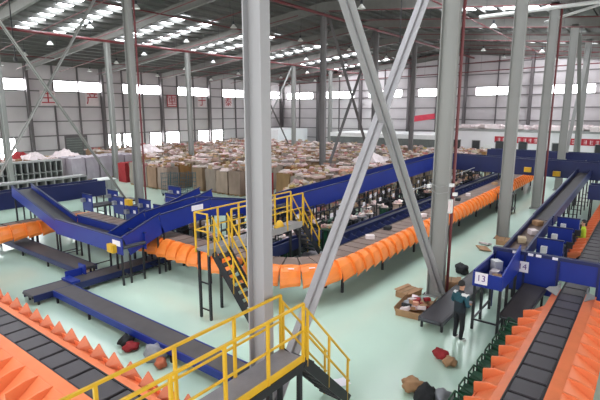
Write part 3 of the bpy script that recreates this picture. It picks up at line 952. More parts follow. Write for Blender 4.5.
# ---- left induction boxes behind the left elevated conveyor
for i, (x, y, z, wd) in enumerate(((12.6, 20.2, 1.2, 1.0), (13.3, 18.9, 1.25, 0.9), (13.2, 22.3, 1.3, 1.0), (15.3, 20.6, 1.35, 1.0), (12.6, 24.4, 1.3, 1.0), (14.0, 24.2, 1.35, 1.0), (14.4, 19.3, 1.4, 1.1), (16.6, 22.0, 1.45, 1.1), (13.9, 21.0, 1.2, 1.0))):
    o = thing('induction_station', 'blue panelled induction box with dark legs in the left cluster, ' + ['front left', 'foremost', 'centre', 'right end', 'rear left', 'rear middle', 'second from the ramp', 'rightmost rear', 'low middle'][i] + ' one', 'station', (x, y, 0))
    MB().box(x, x + 0.05, y - wd / 2, y + wd / 2, z - 0.45, z + 0.45).build('screen', 'blue', o)
    MB().box(x - 0.02, x + 0.07, y - wd / 2, y + wd / 2, z + 0.45, z + 0.5).build('top_rail', 'blue_dark', o)
    MB().box(x + 0.05, x + 1.4, y - wd / 2, y + wd / 2 - 0.05, z - 0.25, z - 0.16).build('infeed_belt', 'belt_dark', o)
    MB().box(x - 0.012, x, y - wd / 2 + 0.1, y - wd / 2 + 0.3, z + 0.1, z + 0.26).build('label_plate', 'paper', o)
    MB().box(x - 0.2, x - 0.02, y + 0.1, y + 0.32, z + 0.05, z + 0.25).build('scanner', 'grey_plastic', o)
    for dy in (-wd / 2 + 0.05, wd / 2 - 0.05):
        for dx in (0.03, 1.3):
            MB().box(x + dx - 0.03, x + dx + 0.03, y + dy - 0.03, y + dy + 0.03, 0, z - 0.25).build('leg', 'blue_dark', o)


# ================================================================== PLATFORMS, RAILINGS, STAIRS
def railing(o, pts, zoff, post_step=1.0, kick=True, posts=True, h=1.1):
    """pts: deck-level points; top rail, mid rail, kick plate and posts, each a part"""
    for p, q in zip(pts[:-1], pts[1:]):
        p, q = Vector(p), Vector(q)
        up = Vector((0, 0, 1))
        MB().bar(p + up * h, q + up * h, 0.042).build('top_rail', 'yellow', o)
        MB().bar(p + up * h * 0.52, q + up * h * 0.52, 0.032).build('mid_rail', 'yellow', o)
        if kick:
            MB().bar(p + up * 0.04, q + up * 0.02, 0.02, 0.15).build('kick_plate', 'yellow', o)
        L_ = (q - p).length
        n = max(1, round(L_ / post_step))
        for i in range(n + 1):
            c = p + (q - p) * i / n
            MB().box(c.x - 0.024, c.x + 0.024, c.y - 0.024, c.y + 0.024, c.z - 0.12, c.z + h).build('post', 'yellow', o)


def stairs(o, p, q, wd, n, step_m='black_metal', rails=True, m_str='black_metal', h=1.0):
    """p top centre, q bottom centre; stringers, treads and handrails"""
    p, q = Vector(p), Vector(q)
    d = (q - p)
    hd = Vector((d.x, d.y, 0)).normalized()
    nr = Vector((-hd.y, hd.x, 0))
    up = Vector((0, 0, 1))
    for s in (-1, 1):
        MB().bar(p + nr * s * wd / 2 - up * 0.08, q + nr * s * wd / 2 + up * 0.08, 0.04, 0.2).build('stringer', m_str, o)
        if rails:
            for hh in (h, h * 0.52):
                MB().bar(p + nr * s * wd / 2 + up * hh, q + nr * s * wd / 2 + up * hh, 0.035).build('handrail', 'yellow', o)
            for t in (0.04, 0.5, 0.96):
                c = p + d * t + nr * s * wd / 2
                MB().box(c.x - 0.02, c.x + 0.02, c.y - 0.02, c.y + 0.02, c.z - 0.1, c.z + h).build('rail_post', 'yellow', o)
    for i in range(1, n):
        c = p + d * i / n
        ang = math.atan2(hd.y, hd.x)
        MB().rbox((c.x, c.y, c.z), (0.24, wd - 0.06, 0.035), ang).build('tread', step_m, o)


# near crossover platform, deck z 1.7, along X at Y 4.75..5.4
pf = thing('crossover_platform', 'nearest yellow-railed steel crossover platform with stairs in the foreground', 'platform', (4.5, 5.0, 0))
ZD = 1.7
Y0, Y1 = 4.72, 5.30
MB().box(1.4, 6.3, Y0 + 0.03, Y1, ZD - 0.05, ZD).build('deck', 'deck_plate', pf)
for Y in (Y0, Y1):
    if Y == Y0:
        MB().box(1.4, 6.3, Y - 0.03, Y + 0.03, ZD - 0.2, ZD - 0.04).build('deck_beam', 'black_metal', pf)
for X in (2.2, 5.35, 6.2):
    for Y in (Y0 + 0.05, Y1 - 0.05):
        MB().box(X - 0.04, X + 0.04, Y - 0.04, Y + 0.04, 0, ZD - 0.05).build('leg', 'black_metal', pf)
railing(pf, [(1.4, Y0, ZD), (6.25, Y0, ZD)], 0, 0.97)
railing(pf, [(1.4, Y1, ZD), (6.3, Y1, ZD)], 0, 1.2, kick=False)
stairs(pf, (6.3, 5.0, ZD), (7.8, 4.95, 0.0), 0.6, 8)

# middle crossover platform over the loop
pm_ = thing('crossover_platform', 'yellow-railed crossover platform spanning the orange loop in the middle', 'platform', (10, 10.4, 0))
ZM = 2.2
MB().box(8.65, 13.2, 10.02, 10.56, ZM - 0.06, ZM).build('deck', 'deck_plate', pm_)
MB().box(8.65, 13.2, 9.99, 10.02, ZM - 0.16, ZM + 0.06).build('deck_edge', 'rack_grey', pm_)
for X, Y in ((8.7, 10.06), (8.7, 10.5), (9.55, 10.5), (13.1, 10.06), (13.1, 10.5)):
    MB().box(X - 0.035, X + 0.035, Y - 0.035, Y + 0.035, 0, ZM - 0.06).build('leg', 'black_metal', pm_)
for z in (0.3, 1.15):
    MB().bar((8.7, 10.06, z), (8.7, 10.5, z), 0.035).build('crossbar', 'black_metal', pm_)
railing(pm_, [(8.65, 10.56, ZM), (13.2, 10.56, ZM)], 0, 0.95, kick=False)
railing(pm_, [(9.6, 10.0, ZM), (13.2, 10.0, ZM)], 0, 0.9, kick=False)
for hh in (1.1, 0.57):
    MB().bar((8.65, 10.03, ZM + hh), (8.65, 10.53, ZM + hh), 0.036).build('end_rail', 'yellow', pm_)
MB().box(8.626, 8.674, 9.99, 10.03, ZM - 0.12, ZM + 1.12).build('post', 'yellow', pm_)
stairs(pm_, (9.12, 10.0, ZM), (9.3, 8.55, 0.0), 0.66, 10)
stairs(pm_, (13.2, 10.28, ZM), (14.3, 10.28, 0.7), 0.56, 7)
MB().box(13.35, 14.6, 9.95, 10.6, 0.62, 0.70).build('landing', 'deck_plate', pm_)
for X in (13.45, 14.5):
    for Y in (10.0, 10.55):
        MB().box(X - 0.03, X + 0.03, Y - 0.03, Y + 0.03, 0, 0.62).build('leg', 'black_metal', pm_)
o = thing('safety_helmet', 'round yellow safety helmet left on the middle platform right of the broad column', 'helmet', (12.1, 10.2, ZM))
bm = bmesh.new()
bmesh.ops.create_uvsphere(bm, u_segments=14, v_segments=10, radius=1)
for v in bm.verts:
    v.co = Vector((v.co.x * 0.17, v.co.y * 0.14, max(0, v.co.z) * 0.24 + 0.02))
me = bpy.data.meshes.new('shell')
bm.to_mesh(me)
bm.free()
me.materials.append(MATS['yellow'])
inst('shell', me, o, (12.1, 10.2, ZM))
MB().tube((12.1, 10.2, ZM), (12.1, 10.2, ZM + 0.025), 0.2, 14).build('brim', 'yellow', o)

# ================================================================== SACK RACKS INSIDE THE LOOP
rack_b = MB()
for sx in (-0.32, 0.32):
    for sy in (-0.3, 0.3):
        rack_b.box(sx - 0.02, sx + 0.02, sy - 0.02, sy + 0.02, 0, 1.15)
for sx in (-0.32, 0.32):
    rack_b.box(sx - 0.02, sx + 0.02, 0.28, 0.32, 1.15, 1.85)
rack_b.box(-0.34, 0.34, 0.28, 0.32, 1.45, 1.53)
rack_b.box(-0.34, 0.34, 0.27, 0.33, 1.8, 1.86)
for z in (0.1, 1.12):
    for s in (-0.3, 0.3):
        rack_b.bar((-0.32, s, z), (0.32, s, z), 0.03)
        rack_b.bar((s * 1.066, -0.3, z), (s * 1.066, 0.3, z), 0.03)
rack_me = rack_b.mesh('frame', 'black_metal')
bag_me = {}
for mname in ('black_cloth', 'green_sack', 'grey_plastic', 'white_pink', 'parcel_single'):
    b = MB()
    prof = [(0.08, 0.20), (0.3, 0.28), (0.65, 0.27), (0.95, 0.24), (1.13, 0.29)]
    vs = []
    for z, r in prof:
        for i in range(8):
            a = math.pi * 2 * i / 8 + 0.39
            vs.append((r * math.cos(a) * random.uniform(0.9, 1.1), r * math.sin(a) * random.uniform(0.9, 1.1), z))
    fs = []
    for k in range(len(prof) - 1):
        for i in range(8):
            fs.append((k * 8 + i, k * 8 + (i + 1) % 8, (k + 1) * 8 + (i + 1) % 8, (k + 1) * 8 + i))
    fs.append(tuple(range(7, -1, -1)))
    fs.append(tuple(range(32, 40)))
    bag_me[mname] = b.add(vs, fs).mesh('sack', mname)
cont = []
for i in range(4):
    b = MB()
    for k in range(5):
        b.rbox((random.uniform(-0.16, 0.16), random.uniform(-0.16, 0.16), 1.15 + random.uniform(0, 0.12)), (random.uniform(0.12, 0.3), random.uniform(0.1, 0.22), random.uniform(0.06, 0.18)), random.uniform(0, 3), (random.uniform(-0.5, 0.5), random.uniform(-0.5, 0.5)))
    cont.append(b.mesh('contents', ('parcel_mix', 'black_cloth', 'pale_wrap', 'parcel_mix')[i]))
plate_me = MB().box(-0.12, 0.12, 0.255, 0.27, 1.46, 1.66).mesh('label_plate', 'paper')
keys = ['black_cloth', 'black_cloth', 'green_sack', 'grey_plastic', 'white_pink', 'parcel_single', 'black_cloth', 'black_cloth', 'black_cloth']
cname = {'black_cloth': 'black', 'green_sack': 'dark green', 'grey_plastic': 'grey', 'white_pink': 'white', 'parcel_single': 'tan'}


def sack_rack(x, y, key, group, where):
    o = thing('sack_rack', '%s parcel sack in a dark frame %s' % (cname[key], where), 'sack rack', (x, y, 0), group + ', ' + cname[key])
    inst('frame', rack_me, o, (x, y, 0))
    inst('sack', bag_me[key], o, (x, y, 0), random.uniform(0, 3))
    inst('contents', random.choice(cont), o, (x, y, 0), random.uniform(0, 6))
    if random.random() < 0.4:
        inst('label_plate', plate_me, o, (x, y, 0))
    return o


for r, Y in enumerate((11.2, 12.1)):
    X = 15.6 + r * 0.4
    while X < 42:
        if random.random() < 0.82:
            sack_rack(X, Y + random.uniform(-0.08, 0.08), random.choice(keys), 'sacks along the loop', 'along the inner side of the orange loop')
        X += random.uniform(0.72, 0.95)
for (X, Y) in ((12.35, 11.35), (13.15, 11.5), (13.95, 11.4), (14.75, 11.6), (13.3, 13.3), (14.2, 14.4), (13.0, 15.9), (12.6, 12.2), (12.7, 13.2), (13.6, 12.6), (13.7, 13.6), (14.6, 12.4), (12.5, 14.2), (14.7, 13.6), (15.4, 14.3), (12.6, 16.2), (13.7, 16.3), (15.8, 16.2), (16.8, 16.0), (17.4, 14.2)):
    sack_rack(X, Y, random.choice(keys), 'sacks at the bend', 'inside the bend behind the middle platform')

conveyor('feed_conveyor', 'short dark blue conveyor inside the bend below the middle platform', (12.2, 10.75, 1.2), (15.4, 10.85, 1.2), 0.3, 0.4, 'blue_dark', 'belt_dark', guard=0.15, leg_every=1.5, brace_=False)

# small parcels riding on the belts
pb = [MB().box(-a, a, -b, b, 0, c).mesh('parcel', 'parcel_single') for a, b, c in ((0.16, 0.12, 0.1), (0.12, 0.1, 0.08), (0.2, 0.15, 0.14))]
BELT = [(15.6, 8.5, ZC + 0.012, 'white_pink'), (17.3, 8.6, ZC + 0.012, 'black_cloth'), (20.5, 8.4, ZC + 0.012, 'white_pink'), (25.6, 8.45, ZC + 0.012, 'black_cloth'), (27.5, 8.5, ZC + 0.012, 'white_pink'), (33.0, 8.45, ZC + 0.012, 'parcel_single')]
for i, (x, y, z, mm) in enumerate(BELT):
    o = MB().rbox((x, y, z + 0.07), (0.34, 0.26, 0.14), random.uniform(0, 3)).build('parcel', mm)
    tag(o, '%s parcel riding on the loop belt, %s from the bend' % ({'white_pink': 'white', 'black_cloth': 'black', 'parcel_single': 'tan'}[mm], ['first', 'second', 'third', 'fourth', 'fifth', 'sixth'][i]), 'parcel')

# ================================================================== PALLETS OF PARCELS
def bale_mesh(seed, m):
    rr = random.Random(seed)
    bm = bmesh.new()
    bmesh.ops.create_cube(bm, size=1)
    bmesh.ops.subdivide_edges(bm, edges=bm.edges, cuts=2, use_grid_fill=True)
    for v in bm.verts:
        c = v.co
        bulge = 1 + 0.03 * (0.25 - c.z * c.z)
        c.x *= 1.16 * bulge
        c.y *= 1.16 * bulge
        c.z = (c.z + 0.5) * 1.72 + 0.14
        c.x += rr.uniform(-0.03, 0.03)
        c.y += rr.uniform(-0.03, 0.03)
        if c.z > 0.3:
            c.z += rr.uniform(-0.05, 0.05)
    me = bpy.data.meshes.new('wrapped_stack')
    bm.to_mesh(me)
    bm.free()
    me.materials.append(MATS[m])
    return me


bales = [bale_mesh(i, 'sack_bale') for i in range(6)]
pw = [bale_mesh(i + 20, 'purple_wrap') for i in range(3)]
b = MB()
for i in range(3):
    b.box(-0.55, 0.55, -0.55 + i * 0.47, -0.55 + i * 0.47 + 0.16, 0, 0.1)
b.box(-0.58, 0.58, -0.58, 0.58, 0.1, 0.14)
pallet_me = b.mesh('pallet', 'pallet')
tops = []
for i in range(5):
    b = MB()
    for k in range(4):
        b.rbox((random.uniform(-0.35, 0.35), random.uniform(-0.35, 0.35), 1.88 + random.uniform(0, 0.12)), (random.uniform(0.25, 0.6), random.uniform(0.2, 0.5), random.uniform(0.08, 0.2)), random.uniform(0, 3), (random.uniform(-0.12, 0.12), random.uniform(-0.12, 0.12)))
    tops.append(b.mesh('loose_parcels', ('parcel_mix', 'pale_wrap', 'parcel_mix', 'pale_wrap', 'sack_bale')[i]))
spots = []
# blocks separated by aisles
y = 15.4
row = 0
while y < 54:
    x0 = 24.6 if y > 24 else (25.6 if y > 18 else 34.0)
    if y > 31:
        x0 = 23.0
    x = x0
    kx = 0
    while x < 55.5:
        spots.append((x + random.uniform(-0.06, 0.06), y + random.uniform(-0.06, 0.06)))
        kx += 1
        x += 1.34
        if kx % 2 == 0:
            x += 1.25
    row += 1
    y += 1.34
    if row % 5 == 0:
        y += 1.2
cols_xy = [(X, Y) for X in (14.7, 23.7, 32.7, 41.7, 50.7) for Y in (RIDGE, 40.0)]
spots = [s for s in spots if all(abs(s[0] - c[0]) > 1.0 or abs(s[1] - c[1]) > 1.0 for c in cols_xy)]


def vis(s):
    # bearing relative to the camera heading
    a = math.atan2(s[1], s[0]) - YAW
    return abs(a) < math.radians(36)


spots = [s for s in spots if vis(s) and not (s[0] < 27.9 and s[1] > 40.4) and not (s[0] < 25 and 36.5 < s[1] < 38.5) and not (s[0] < 26.9 and 21.7 < s[1] < 24.3)]
spots.sort(key=lambda s: s[0] * math.cos(YAW) + s[1] * math.sin(YAW))
near, far = spots[:250], spots[250:]
for i, (x, y) in enumerate(near):
    o = thing('parcel_pallet', 'brown sack-wrapped pallet stack among the rows in the middle of the hall', 'pallet stack', (x, y, 0), 'wrapped pallet stacks in the storage rows')
    rz = random.choice((0, 1, 2, 3)) * math.pi / 2 + random.uniform(-0.05, 0.05)
    zs = random.uniform(0.95, 1.04)
    inst('wrapped_stack', bales[i % 6], o, (x, y, 0), rz).scale.z = zs
    inst('pallet', pallet_me, o, (x, y, 0), rz)
    t = inst('loose_parcels', tops[(i * 7) % 5], o, (x, y, (zs - 1) * 1.8), random.uniform(0, 6))
    t['kind'] = 'stuff'
fb = MB()
for (x, y) in far:
    h = random.uniform(1.5, 2.0)
    fb.rbox((x, y, h / 2), (1.18, 1.18, h), random.uniform(-0.06, 0.06))
tag(fb.build('pallet_rows', 'bale_far'), 'far rows of brown wrapped pallet stacks before the walls', 'pallet stacks', kind='stuff')
# loose parcels heaped over the rows
for nm, mm, cnt, lab in (('loose_parcels', 'parcel_mix', 900, 'countless small loose parcels lying over the pallet rows'), ('pale_wraps', 'pale_wrap', 900, 'countless pale pink and white bags and sheets lying over the pallet rows')):
    lo = MB()
    for i in range(cnt):
        s = random.choice(spots)
        x, y = s[0] + random.uniform(-0.5, 0.5), s[1] + random.uniform(-0.5, 0.5)
        if any(abs(x - c[0]) < 0.65 and abs(y - c[1]) < 0.65 for c in cols_xy):
            continue
        if nm == 'pale_wraps':
            lo.rbox((x, y, 1.84 + random.random() * 0.16), (random.uniform(0.3, 1.0), random.uniform(0.3, 0.8), random.uniform(0.05, 0.14)), random.uniform(0, 3), (random.uniform(-0.08, 0.08), random.uniform(-0.08, 0.08)))
        else:
            lo.rbox((x, y, 1.86 + random.random() ** 2 * 0.3), (random.uniform(0.15, 0.5), random.uniform(0.15, 0.45), random.uniform(0.1, 0.28)), random.uniform(0, 3), (random.uniform(-0.25, 0.25), random.uniform(-0.25, 0.25)))
    tag(lo.build(nm, mm), lab, 'parcels', kind='stuff')
# spilled heap of parcels behind the long blue conveyor
he = MB()
for i in range(2000):
    x = random.uniform(17.8, 33)
    y = min(17.2, 15.0 + abs(random.gauss(0, 0.9)))
    hmax = 1.9 * max(0.1, 1 - abs(y - 15.6) / 3.2) * (0.75 + 0.25 * math.sin(x * 1.3)) + 0.6
    he.rbox((x, y, random.uniform(0.1, max(0.2, hmax))), (random.uniform(0.2, 0.5), random.uniform(0.15, 0.4), random.uniform(0.1, 0.3)), random.uniform(0, 3), (random.uniform(-0.6, 0.6), random.uniform(-0.6, 0.6)))
tag(he.build('parcel_heap', 'parcel_mix'), 'long heap of small loose parcels behind the long blue conveyor', 'parcels', kind='stuff')

# red goods, white tarps
for i, (x, y, z, m_, lab) in enumerate(((25.4, 23.0, 0, 'red_cloth', 'red wrapped stack at the near corner of the pallet rows'), (25.0, 45.0, 0, 'red_cloth', 'red cloth-covered pile at the far left'), (23.4, 37.6, 0, 'red_cloth', 'red wrapped stack beside the slender column at left'))):
    tag(inst('covered_stack', (lambda me: (me.materials.clear(), me.materials.append(MATS[m_]), me)[2])(bale_mesh(40 + i, 'sack_bale')), None, (x, y, -0.12)), lab, 'stack')


def tarp(x, y, z, s, lab, m_='white_pink'):
    bm = bmesh.new()
    bmesh.ops.create_grid(bm, x_segments=8, y_segments=8, size=s)
    for v in bm.verts:
        r = max(abs(v.co.x), abs(v.co.y)) / s
        v.co.z = (1 - r ** 1.5) * 1.1 * s * 0.6 + random.uniform(-0.12, 0.12)
        v.co.x += random.uniform(-0.1, 0.1)
    me = bpy.data.meshes.new('tarp')
    geom = bmesh.ops.solidify(bm, geom=bm.faces[:], thickness=0.03)
    bm.to_mesh(me)
    bm.free()
    me.materials.append(MATS[m_])
    tag(inst('tarp', me, None, (x, y, z)), lab, 'tarp')


tarp(35.5, 19.6, 2.0, 1.3, 'white sheet thrown over stacks right of the dark column')
tarp(18.7, 45.2, 1.95, 1.0, 'white sheet peaked over goods behind the tall slot rack')
tarp(21.6, 45.4, 1.95, 1.1, 'white sheet peaked over goods behind the lilac pallets')
tarp(18.1, 46.6, 1.95, 0.9, 'red cloth bunched over goods behind the tall slot rack', 'red_cloth')
tarp(30.0, 44.0, 1.9, 1.4, 'white sheet over goods at the far left rows')

# ================================================================== LEFT SHELVING AND STACKS
def slot_rack(x0, x1, y, h, depth, n, lab, rows=1, mtop='rack_grey'):
    o = thing('slot_rack', lab, 'rack', ((x0 + x1) / 2, y, 0))
    MB().box(x0, x1, y, y + depth, h, h + 0.12).build('top_board', mtop, o)
    MB().box(x0, x1, y + depth - 0.04, y + depth, 0.1, h).build('back_board', 'door_dark', o)
    for r in range(rows):
        z = h * r / rows + 0.06
        MB().box(x0, x1, y, y + depth, z, z + 0.06).build('shelf', 'rack_grey', o)
    for i in range(n + 1):
        X = x0 + (x1 - x0) * i / n
        MB().box(X - 0.04, X + 0.04, y, y + depth - 0.05, 0, h).build('divider', 'rack_grey', o)
    return o


slot_rack(9.0, 17.2, 33.0, 1.52, 0.9, 14, 'low grey rack of open slots behind the left blue incline')
slot_rack(9.0, 19.4, 41.4, 2.0, 0.9, 22, 'taller grey rack of narrow slots at the far left', rows=2)
for i, (x, y) in enumerate([(20.6 + 1.3 * k, 41.4 + 1.3 * r) for r in range(2) for k in range(5)]):
    o = thing('wrapped_pallet', 'lilac film-wrapped pallet stack beside the tall slot rack', 'pallet stack', (x, y, 0), 'lilac wrapped pallets at the left')
    t = inst('wrapped_stack', pw[i % 3], o, (x, y, 0))
    t.scale.z = 1.15
    inst('pallet', pallet_me, o, (x, y, 0))
for i, (x, y) in enumerate([(12.0 + 1.35 * k, 44.4 + 1.35 * r) for r in range(3) for k in range(9)]):
    if abs(x - 14.7) < 1 and abs(y - 40) < 1:
        continue
    o = thing('parcel_pallet', 'brown wrapped pallet stack behind the left slot racks', 'pallet stack', (x, y, 0), 'wrapped pallet stacks behind the left racks')
    inst('wrapped_stack', bales[i % 6], o, (x, y, 0), (i % 4) * math.pi / 2)
    inst('pallet', pallet_me, o, (x, y, 0))
    t = inst('loose_parcels', tops[i % 5], o, (x, y, 0), i * 1.1)
    t['kind'] = 'stuff'
cb = thing('metal_cabinet', 'light grey louvred metal cabinet standing right of the low slot rack', 'cabinet', (18.0, 32.1, 0))
MB().box(17.5, 18.6, 31.6, 32.7, 0.0, 1.3).build('body', 'rack_grey', cb)
MB().box(17.45, 18.65, 31.55, 32.75, 1.3, 1.37).build('top', 'white', cb)
for i in range(6):
    MB().box(17.45, 17.5, 31.66 + i * 0.17, 31.78 + i * 0.17, 0.1, 1.22).build('louvre', 'post', cb)
for i in range(3):
    MB().box(17.56 + i * 0.35, 17.86 + i * 0.35, 31.56, 31.6, 0.1, 1.22).build('door', 'rack_grey', cb)

# roll cages in the aisle
for i, (x, y, lab) in enumerate(((21.2, 28.6, 'teal wire roll cage in the aisle before the pallet rows, left one'), (22.1, 27.6, 'teal wire roll cage in the aisle before the pallet rows, right one'))):
    o = thing('roll_cage', lab, 'roll cage', (x, y, 0))
    a = 0.42
    MB().box(x - a, x + a, y - a, y + a, 0.16, 0.2).build('base', 'cage', o)
    for sx in (-a, a):
        for sy in (-a, a):
            MB().tube((x + sx, y + sy, 0.16), (x + sx, y + sy, 1.75), 0.025, 6).build('post', 'cage', o)
            MB().tube((x + sx * 0.85, y + sy * 0.85 - 0.02, 0.08), (x + sx * 0.85, y + sy * 0.85 + 0.02, 0.08), 0.08, 8).build('wheel', 'black_metal', o)
    g = MB()
    for z in (0.45, 0.75, 1.05, 1.35, 1.72):
        for s in (-a, a):
            g.tube((x - a, y + s, z), (x + a, y + s, z), 0.014, 5)
            g.tube((x + s, y - a, z), (x + s, y + a, z), 0.014, 5)
    for k in range(1, 5):
        t = -a + 2 * a * k / 5
        for s in (-a, a):
            g.tube((x + t, y + s, 0.2), (x + t, y + s, 1.72), 0.01, 5)
            g.tube((x + s, y + t, 0.2), (x + s, y + t, 1.72), 0.01, 5)
    g.build('mesh_panel', 'cage', o)

# ================================================================== FOOT OF THE COLUMNS, LITTER
cbp = thing('cardboard_tray', 'torn open flat cardboard carton of small parcels at the foot of the pale column', 'carton', (13.1, 5.6, 0))
M0 = (13.3, 5.5)
MB().rbox((M0[0], M0[1], 0.02), (1.6, 0.8, 0.02), 0.12).build('base', 'cardboard', cbp)
MB().rbox((M0[0] - 0.84, M0[1] - 0.1, 0.12), (0.02, 0.8, 0.25), 0.12, (0, -0.3)).build('flap', 'cardboard', cbp)
MB().rbox((M0[0] + 0.05, M0[1] - 0.44, 0.12), (1.5, 0.02, 0.24), 0.12, (0.3, 0)).build('flap', 'cardboard', cbp)
MB().rbox((M0[0] - 0.05, M0[1] + 0.44, 0.12), (1.5, 0.02, 0.24), 0.12, (-0.4, 0)).build('flap', 'cardboard', cbp)
pcs = ['cardboard', 'white_pink', 'grey_plastic', 'red_cloth', 'parcel_single', 'white_pink', 'black_cloth']
for i in range(26):
    a, r = random.uniform(0, 6.28), random.uniform(0, 0.5)
    tag(MB().rbox((M0[0] + r * 1.35 * math.cos(a), M0[1] + r * 0.7 * math.sin(a), 0.09 + 0.008 * i), (random.uniform(0.15, 0.32), random.uniform(0.12, 0.25), 0.1), random.uniform(0, 3), (random.uniform(-0.4, 0.4), random.uniform(-0.4, 0.4))).build('parcel', pcs[i % 7]),
        'small parcel in the torn carton at the pale column foot', 'parcel', 'parcels in the torn carton')


def carton(x, y, z, sx, sy, sz, rz, lab, open_=False, m_='cardboard'):
    o = thing('cardboard_box', lab, 'box', (x, y, z))
    MB().rbox((x, y, z + sz / 2), (sx, sy, sz), rz).build('body', m_, o)
    MB().rbox((x, y, z + sz + 0.002), (sx, 0.05, 0.006), rz).build('tape', 'pallet', o)
    for s in (-1, 1):
        c = Matrix.Rotation(rz, 4, 'Z') @ Vector((0, s * sy * 0.5, 0))
        MB().rbox((x + c.x, y + c.y, z + sz + 0.03), (sx * 0.98, sy * 0.3, 0.012), rz, (s * (0.5 if open_ else 0.12), 0)).build('flap', m_, o)
    return o


carton(15.45, 5.15, 0, 0.55, 0.5, 0.42, 0.3, 'brown carton behind the pale column with cardboard at its foot')
carton(14.15, 6.15, 0, 0.8, 0.5, 0.2, -0.2, 'flattened brown carton leaning at the torn carton')
carton(22.9, 5.2, 0, 0.75, 0.7, 0.22, 0.15, 'shallow brown carton at the foot of the second right column', True)
o = MB().rbox((21.4, 5.75, 0.03), (0.9, 0.5, 0.025), 0.5, (0.1, 0.05)).build('cardboard_sheet', 'cardboard')
tag(o, 'crumpled cardboard sheet on the floor left of the second right column', 'cardboard')
o = MB().rbox((22.2, 5.9, 0.05), (0.5, 0.3, 0.08), 1.1, (0.2, 0.1)).build('cardboard_sheet', 'white_pink')
tag(o, 'pale folded sheet on the floor left of the second right column', 'cardboard')


def bag(x, y, s, m_, lab, seed, fz=0.45):
    bm = bmesh.new()
    bmesh.ops.create_icosphere(bm, subdivisions=3, radius=1)
    rr = random.Random(seed)
    ph = [rr.uniform(0, 6) for _ in range(6)]
    for v in bm.verts:
        c = v.co
        k = 1 + 0.16 * math.sin(4 * c.x + ph[0]) * math.sin(3 * c.y + ph[1]) + 0.12 * math.sin(7 * c.y + ph[2] + 3 * c.z) + 0.08 * math.sin(9 * c.x + ph[3])
        v.co = Vector((c.x * k, c.y * k * 0.8, max(-0.55, c.z * k * fz * 1.6)))
    zmin = min(v.co.z for v in bm.verts)
    for v in bm.verts:
        v.co.z -= zmin
        v.co *= s
    me = bpy.data.meshes.new('sack')
    bm.to_mesh(me)
    bm.free()
    me.materials.append(MATS[m_])
    for p in me.polygons:
        p.use_smooth = True
    return tag(inst('sack', me, None, (x, y, 0), rr.uniform(0, 6)), lab, 'sack')


bag(17.5, 5.45, 0.3, 'black_cloth', 'small black rubbish sack on the floor above the person', 1)
bag(10.8, 3.75, 0.22, 'red_cloth', 'crumpled red brown bag on the floor below the person', 2, 0.35)
bag(10.62, 3.45, 0.2, 'cardboard', 'crumpled tan paper next to the red brown bag', 3, 0.3)
bag(9.05, 3.75, 0.26, 'cardboard', 'tan bundle at the bottom edge below the person', 4, 0.35)
bag(8.85, 3.35, 0.3, 'black_cloth', 'dark bundle at the bottom edge beside the tan bundle', 5, 0.4)
bag(9.0, 3.05, 0.26, 'grey_plastic', 'grey bundle at the bottom edge nearest the right sorter', 6, 0.35)
bag(6.28, 10.75, 0.24, 'black_cloth', 'black bundle on the floor left of the long low conveyor', 7, 0.35)
bag(6.2, 10.4, 0.2, 'red_cloth', 'red bundle next to the black bundle on the floor', 8, 0.35)
bag(6.3, 9.5, 0.28, 'grey_plastic', 'dark grey sack behind the near yellow railing', 9, 0.6)
bag(6.2, 9.1, 0.18, 'orange_fin', 'small orange bag behind the near yellow railing', 10, 0.4)
o = MB()
for k in range(4):
    o.rbox((8.0 + 0.12 * k, 5.45 - 0.1 * k, 0.012 + 0.004 * k), (0.32, 0.24, 0.005), 0.4 * k, (0.02 * k, 0.03))
tag(o.build('paper_sheets', 'paper'), 'scattered white paper sheets on the floor behind the stair rail', 'paper')
# parcels on the tray table
for i, (x, y, m_, lab) in enumerate(((13.9, 3.35, 'white_pink', 'white parcel on the blue tray table'), (13.55, 3.2, 'cardboard', 'tan parcel on the blue tray table'), (14.4, 3.45, 'white', 'tall white bag on the blue tray table'))):
    tag(MB().rbox((x, y, 1.42 + (0.08, 0.07, 0.16)[i]), (0.3, 0.24, (0.16, 0.14, 0.32)[i]), 0.4 * i).build('parcel', m_), lab, 'parcel')
for i in range(7):
    x, y = 15.5 + (i % 4) * 0.45, 2.3 + 0.3 * (i % 3) + 0.15 * i / 7
    tag(MB().rbox((x, y, 1.02 + 0.11), (0.3, 0.24, 0.22), 0.5 * i).build('parcel', ('white', 'white_pink', 'grey_plastic')[i % 3]), 'pale parcel on the work deck behind the blue housing', 'parcel', 'parcels on the work deck')
for i, (x, y, m_) in enumerate(((17.2, 3.62, 'white'), (19.0, 3.7, 'parcel_single'), (20.2, 3.55, 'white_pink'), (21.6, 3.65, 'cardboard'))):
    z = 1.02 + (x - 16) * 0.0662
    tag(MB().rbox((x, y, z + 0.11), (0.36, 0.28, 0.2), 0.3 * i).build('parcel', m_), ['nearest white', 'second, tan', 'third, pale', 'farthest brown'][i] + ' parcel on the feed belt at the right stations', 'parcel')

